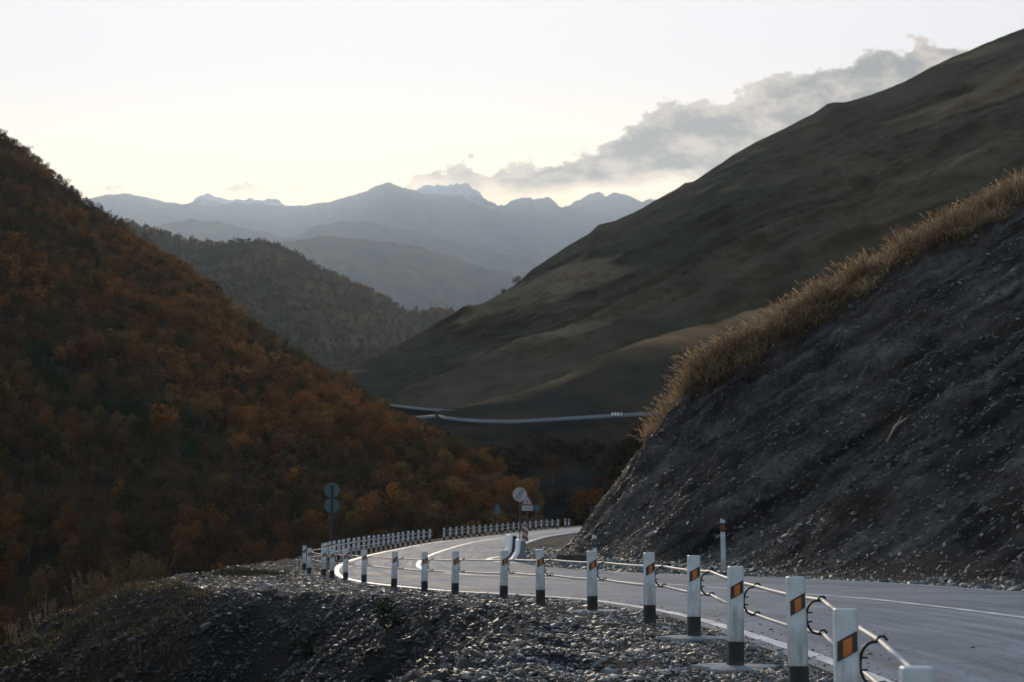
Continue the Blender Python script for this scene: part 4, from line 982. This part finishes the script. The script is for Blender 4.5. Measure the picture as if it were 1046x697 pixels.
# warning triangle with plate
root, z0 = sign_root(538.6, 513, 88, 'red bordered warning triangle above a white plate, behind the round sign')
c = at(538.6, 512.5, 88)[2]-z0; pole(root, c)
tri = lambda r, z: [(-r*.866, z-r*.5), (r*.866, z-r*.5), (0, z+r)]
ob('panel', py_mesh('panel', *poly(tri(.46, c), -.01, .01), M['sign_red']), parent=root)
ob('panel_centre', py_mesh('panel_centre', *poly(tri(.30, c+.0), -.016, -.011), M['sign_white']), parent=root)
ob('symbol', py_mesh('symbol', *poly([(-.05, c-.1), (.05, c-.1), (.035, c+.1), (-.02, c+.12)], -.022, -.017), M['sign_dark']), parent=root)
ob('plate', py_mesh('plate', *poly([(-.34, c-.56), (.34, c-.56), (.34, c-.25), (-.34, c-.25)], -.02, .0), M['sign_white']), parent=root)
ob('plate_mark', py_mesh('plate_mark', *merge(*[poly([(q, c-.44), (q+.05, c-.44), (q+.05, c-.37), (q, c-.37)], -.026, -.021) for q in (-.24, -.15, -.06, .03, .12, .20)]), M['sign_dark']), parent=root)
# small blue round sign further on
root, z0 = sign_root(548, 519, 128, 'small round blue sign right of the white plate, farther down the road')
c = at(548, 519, 128)[2]-z0; pole(root, c)
ob('panel', py_mesh('panel', *disc(.33, -.01, .01, c), M['sign_blue']), parent=root)
# blue triangle sign on the outer side
root, z0 = sign_root(508, 520, 112, 'small blue triangular sign behind the far row of guard posts')
c = at(508, 520.5, 112)[2]-z0; pole(root, c+.2)
ob('panel', py_mesh('panel', *poly([(-.32, c-.36), (.32, c-.36), (.14, c+.38), (-.14, c+.38)], -.01, .01), M['sign_blue']), parent=root)
ob('stiffener', py_mesh('stiffener', *poly([(-.05, c-.40), (.05, c-.40), (.05, c+.3), (-.05, c+.3)], -.03, -.011), M['sign_dark']), parent=root)
# the two discs seen from behind at the left
x = -8.45; D = 67.0; z0 = float(ground_z(np.array([x]), np.array([D]))[0])
root = empty('road_sign', (x, D, z0), 0, label='pair of round signs on one pole seen from behind, left of the bend', cat='road sign')
c1 = at(342, 500.9, D)[2]-z0; c2 = at(342, 516.6, D)[2]-z0
ob('pole', py_mesh('pole', *tube([(0, -.05, -1.2), (0, -.05, c1+.25)], .05, 10), M['black']), parent=root)
ob('upper_disc', py_mesh('upper_disc', *disc(.355, -.0, .02, c1), M['sign_back']), parent=root); ob('lower_disc', py_mesh('lower_disc', *disc(.355, -.0, .02, c2), M['sign_back']), parent=root)
# short dark and white bollards on the bend
def bollard(px, py, D, h, lab):
    a_, w_ = aw(px, py); x = float(a_)*D; z = road_z(x, D)
    root = empty('bollard', (x, D, z), 0, label=lab, cat='bollard')
    ob('shaft', py_mesh('shaft', *tube([(0, 0, -.05), (0, 0, h*.7)], .075, 10), M['black']), parent=root)
    ob('cap', py_mesh('cap', *tube([(0, 0, h*.7), (0, 0, h*.97), (0, 0, h)], [.078, .075, .05], 10), M['white'] if h < .9 else M['black']), parent=root)
bollard(520, 552, 64.5, .92, 'thin black post on the road just left of the concrete barrier')
bollard(569.5, 541, 121, .42, 'tiny white topped bollard at the far end of the road')
for k, (px, d_) in enumerate(((577.5, 126), (581.2, 127.5))):
    x = float(aw(px, 533)[0])*d_; z = at(px, 536, d_)[2]
    post_root = empty('guard_post', (x, d_, z-.30), .3*(-1)**k, label='%s of the two white posts where the road passes behind the slope' % ('left one', 'right one')[k], cat='guard post', group='pair of posts at the far end of the road')
    ob('shaft', shaft_me, parent=post_root); ob('base', foot_me, parent=post_root); r = ob('reflector', refl_me, parent=post_root); ob('reflector_lens', lens_me, parent=r)
# timber beam on the shoulder gravel
x, y = 2.35, 52.6; z = float(ground_z(np.array([x]), np.array([y]))[0])
V, Fc = merge(box_vf(-.72, .72, -.12, .12, 0, .24, .012), box_vf(-.6, -.4, -.1, .1, -.12, 0), box_vf(.4, .6, -.1, .1, -.12, 0))
ob('timber_beam', py_mesh('timber_beam', V, Fc, M['bark']), label='dark timber beam lying on the gravel right of the barrier blocks', cat='beam').location = (x, y, z+.08)
bpy.data.objects['timber_beam'].rotation_euler = (0, 0, .08)
# dead branch on the scree
def scree_at(px, py):
    ti = np.repeat(np.arange(0, nt_, 2), 200).astype(float); s = np.tile(np.linspace(.5, 20, 200), len(ti)//200)
    x, y, z, d = hill_pt(ti, s); qx, qy = project(x, y, z); k = np.argmin((qx-px)**2+(qy-py)**2+np.where(d > -.5, 1e6, 0)); return np.array([x[k], y[k], z[k]])
p0, p1, p2 = scree_at(908, 457), scree_at(918, 443), scree_at(931, 430)
up = np.array([-.08, -.14, .12])
V, Fc = merge(tube([p0+up-p0, (p1+up*1.6-p0), p2+up-p0], [.035, .055, .022], 7), tube([p1+up*1.5-p0, p1+up*2.4-p0+np.array([.25, 0, .22])], [.03, .01], 6))
o = ob('dead_branch', py_mesh('dead_branch', V, Fc, M['deadwood'], smooth=True), label='pale dead branch lying on the scree slope', cat='branch'); o.location = p0
# posts on the far road
for k, px in enumerate((625.5, 628.5, 631.5, 634.8)):
    p = at(px, 425.8, 449-.6*k); root = empty('guard_post', p, 0, label='%s of four tiny white posts on the far road across the valley' % ORD[k], cat='guard post', group='posts on the far road')
    q = ob('shaft', py_mesh('shaft', *ring_mesh([[(-.25, -.12, .3), (.25, -.12, .3), (.25, .12, .3), (-.25, .12, .3)], [(-.25, -.12, 1.25), (.25, -.12, 1.25), (.25, .12, 1.25), (-.25, .12, 1.25)], [(-.2, -.1, 1.3), (.2, -.1, 1.3), (.2, .1, 1.3), (-.2, .1, 1.3)]]), M['white_edge']), parent=root)
    ob('base', py_mesh('base', *box_vf(-.25, .25, -.12, .12, -.5, .3), M['black']), parent=root)
M['wall'] = mat_basic('block_wall', (.11, .115, .12), rough=.9, scale=.6, var=.3)

# ------------------------------------------------------------------ air
HZ = 3.5e-5
V, Fc = box_vf(-26000, 26000, -4500, 30500, -90, 5500)
hm = bpy.data.materials.new('haze_air'); hm.use_nodes = True; nt = hm.node_tree
nt.nodes.remove(nt.nodes['Principled BSDF'])
pv = N(nt, 'ShaderNodeVolumePrincipled'); pv.inputs['Density'].default_value = HZ; pv.inputs['Color'].default_value = (.62, .78, 1.0, 1); pv.inputs['Anisotropy'].default_value = .45
nt.links.new(pv.outputs[0], nt.nodes['Material Output'].inputs['Volume'])
hz = ob('haze', py_mesh('haze', V, Fc, hm), kind='stuff')

# ------------------------------------------------------------------ sky, clouds, sun
SUN_EL, SUN_AZ = math.radians(15.5), math.radians(-7)     # azimuth from straight ahead, negative = left
w = bpy.data.worlds.new('World'); scene.world = w; w.use_nodes = True; nt = w.node_tree; L = nt.links
bg = nt.nodes['Background']
sky = N(nt, 'ShaderNodeTexSky'); sky.sky_type = 'NISHITA'; sky.sun_disc = False
sky.sun_elevation = SUN_EL; sky.sun_rotation = SUN_AZ; sky.altitude = 1500; sky.air_density = 1.0; sky.dust_density = 2.0; sky.ozone_density = 1.5
tc = N(nt, 'ShaderNodeTexCoord'); sx = N(nt, 'ShaderNodeSeparateXYZ'); L.new(tc.outputs['Generated'], sx.inputs[0])
def mth(op, a, b=None, c=None, clamp=False):
    n = N(nt, 'ShaderNodeMath', operation=op, use_clamp=clamp)
    for i, v in enumerate((a, b, c)):
        if v is None: continue
        if isinstance(v, (int, float)): n.inputs[i].default_value = v
        else: L.new(v, n.inputs[i])
    return n.outputs[0]
def ss(a, b, x):
    n = N(nt, 'ShaderNodeMapRange', interpolation_type='SMOOTHSTEP'); n.inputs['From Min'].default_value = a; n.inputs['From Max'].default_value = b
    L.new(x, n.inputs['Value']); return n.outputs['Result']
yy = mth('MAXIMUM', sx.outputs['Y'], .05); u = mth('DIVIDE', sx.outputs['X'], yy); v = mth('DIVIDE', sx.outputs['Z'], yy)
def curve(pts, inp, u0, u1, v0, v1):
    n = N(nt, 'ShaderNodeFloatCurve'); c = n.mapping.curves[0]
    a, ww = aw(np.array([p[0] for p in pts]), np.array([p[1] for p in pts])); a = (a-u0)/(u1-u0); ww = (ww-v0)/(v1-v0)
    while len(c.points) < len(pts): c.points.new(.5, .5)
    for q, A_, W_ in zip(c.points, a, ww): q.location = (float(A_), float(W_)); q.handle_type = 'AUTO'
    n.mapping.update(); k = mth('DIVIDE', mth('SUBTRACT', inp, u0), u1-u0, clamp=True); L.new(k, n.inputs['Value'])
    return mth('ADD', mth('MULTIPLY', n.outputs[0], v1-v0), v0)
U0, U1, V0, V1 = -.12, .56, .0, .5
TOP = [(380,196),(415,190),(430,181),(450,172),(480,167),(540,163),(590,161),(612,152),(640,128),(660,117),(690,106),(735,103),(760,98),(790,80),(830,70),(860,64),(890,52),(940,43),(975,44),(1010,60)]
BOT = [(380,194),(415,192),(440,193),(500,195),(560,196),(600,192),(640,188),(700,184),(800,182),(1010,180)]
top = curve(TOP, u, U0, U1, V0, V1); bot = curve(BOT, u, U0, U1, V0, V1)
cv = N(nt, 'ShaderNodeCombineXYZ'); L.new(u, cv.inputs[0]); L.new(v, cv.inputs[1])
def noise(scale, off=(0, 0, 0), detail=8, rough=.6, stretch=(1, 1.5, 1)):
    m_ = N(nt, 'ShaderNodeMapping'); m_.inputs['Location'].default_value = off; m_.inputs['Scale'].default_value = stretch
    L.new(cv.outputs[0], m_.inputs[0]); n = N(nt, 'ShaderNodeTexNoise'); n.inputs['Scale'].default_value = scale; n.inputs['Detail'].default_value = detail; n.inputs['Roughness'].default_value = rough
    L.new(m_.outputs[0], n.inputs['Vector']); return mth('SUBTRACT', n.outputs['Fac'], .5)
nA = noise(22); nA2 = noise(22, off=(-.010, -.016, 0)); nB_ = noise(75, detail=5); nC = noise(14, off=(3, 2, 0), stretch=(1, 2.6, 1)); nW = noise(9, off=(7, 1, 0), stretch=(1, 3, 1))
edge = mth('SUBTRACT', mth('ADD', mth('ADD', top, mth('MULTIPLY', nA, .058)), mth('MULTIPLY', nB_, .026)), v)
m1 = ss(-.0012, .0035, edge)
low = mth('SUBTRACT', v, mth('ADD', bot, mth('MULTIPLY', nC, .035))); m2 = ss(-.006, .012, low)
hole = ss(-.16, -.02, mth('ADD', nC, mth('MULTIPLY', mth('SUBTRACT', v, .235), 1.8)))    # ragged gaps near the horizon
mask = mth('MULTIPLY', mth('MULTIPLY', m1, m2), mth('ADD', mth('MULTIPLY', hole, .75), .25), clamp=True)
thick = ss(.0, .045, edge)
lit = mth('SUBTRACT', nA, nA2)
shade = mth('ADD', mth('ADD', mth('ADD', mth('MULTIPLY', lit, 4.5), mth('MULTIPLY', nC, 2.2)), mth('MULTIPLY', nB_, 1.2)), .28, clamp=True)
def mixc(f, A, B):
    n = N(nt, 'ShaderNodeMix', data_type='RGBA')
    if isinstance(f, (int, float)): n.inputs['Factor'].default_value = f
    else: L.new(f, n.inputs['Factor'])
    for k, q in (('A', A), ('B', B)):
        if isinstance(q, tuple): n.inputs[k].default_value = q
        else: L.new(q, n.inputs[k])
    return n.outputs['Result']
def vmul(A, col, s=1.0):
    n = N(nt, 'ShaderNodeMix', data_type='RGBA', blend_type='MULTIPLY'); n.inputs['Factor'].default_value = 1
    L.new(A, n.inputs['A']); n.inputs['B'].default_value = (col[0]*s, col[1]*s, col[2]*s, 1); return n.outputs['Result']
hs = N(nt, 'ShaderNodeHueSaturation'); hs.inputs['Saturation'].default_value = .85; L.new(sky.outputs[0], hs.inputs['Color'])
skyc = hs.outputs[0]
CL = 1.55
dark_c = (.26*CL, .18*CL, .10*CL, 1); lite_c = (1.75*CL, 1.35*CL, .90*CL, 1); rim_c = (2.2*CL, 1.85*CL, 1.35*CL, 1)
cc = mixc(shade, dark_c, lite_c); rim = mth('SUBTRACT', 1.0, ss(.0, .010, edge)); cc = mixc(mth('MULTIPLY', rim, .6), cc, rim_c)
cap = N(nt, 'ShaderNodeMix', data_type='RGBA', blend_type='DARKEN'); cap.inputs['Factor'].default_value = 1; L.new(vmul(skyc, (1.75, 1.72, 1.66)), cap.inputs['A']); L.new(mixc(ss(.19, .36, v), (7.6, 5.8, 3.3, 1), (4.5, 4.3, 4.25, 1)), cap.inputs['B'])
skyc = cap.outputs['Result']
fin = mixc(mth('MULTIPLY', mask, .94), skyc, cc)
L.new(fin, bg.inputs['Color']); bg.inputs['Strength'].default_value = .15
sd = bpy.data.lights.new('sun', 'SUN'); sd.energy = 3.0; sd.angle = math.radians(6); sd.color = (1.0, .80, .58)
so = bpy.data.objects.new('sun', sd); COL.objects.link(so)
dirv = Vector((math.sin(SUN_AZ)*math.cos(SUN_EL), math.cos(SUN_AZ)*math.cos(SUN_EL), math.sin(SUN_EL)))
so.rotation_euler = dirv.to_track_quat('Z', 'Y').to_euler(); so.location = (0, 0, 50)

# ------------------------------------------------------------------ camera
cd = bpy.data.cameras.new('camera'); cam = bpy.data.objects.new('camera', cd); COL.objects.link(cam); scene.camera = cam
cam.location = (0, 0, ZC); cam.rotation_euler = (math.pi/2+PITCH, 0, 0)
cd.sensor_width = 36; cd.lens = F*36/1046; cd.clip_start = .1; cd.clip_end = 90000
cd.dof.use_dof = True; cd.dof.focus_distance = 15; cd.dof.aperture_fstop = 3.5
scene.view_settings.view_transform = 'Standard'; scene.view_settings.look = 'None'; scene.view_settings.gamma = 1
scene.view_settings.exposure = 0.55; scene.view_settings.use_curve_mapping = False
scene.render.engine = 'CYCLES'
cy = scene.cycles; cy.use_denoising = True
try: cy.denoiser = 'OPENIMAGEDENOISE'
except Exception: pass
cy.max_bounces = 6; cy.diffuse_bounces = 3; cy.glossy_bounces = 3; cy.transmission_bounces = 4; cy.volume_bounces = 0; cy.transparent_max_bounces = 8
cy.sample_clamp_indirect = 6
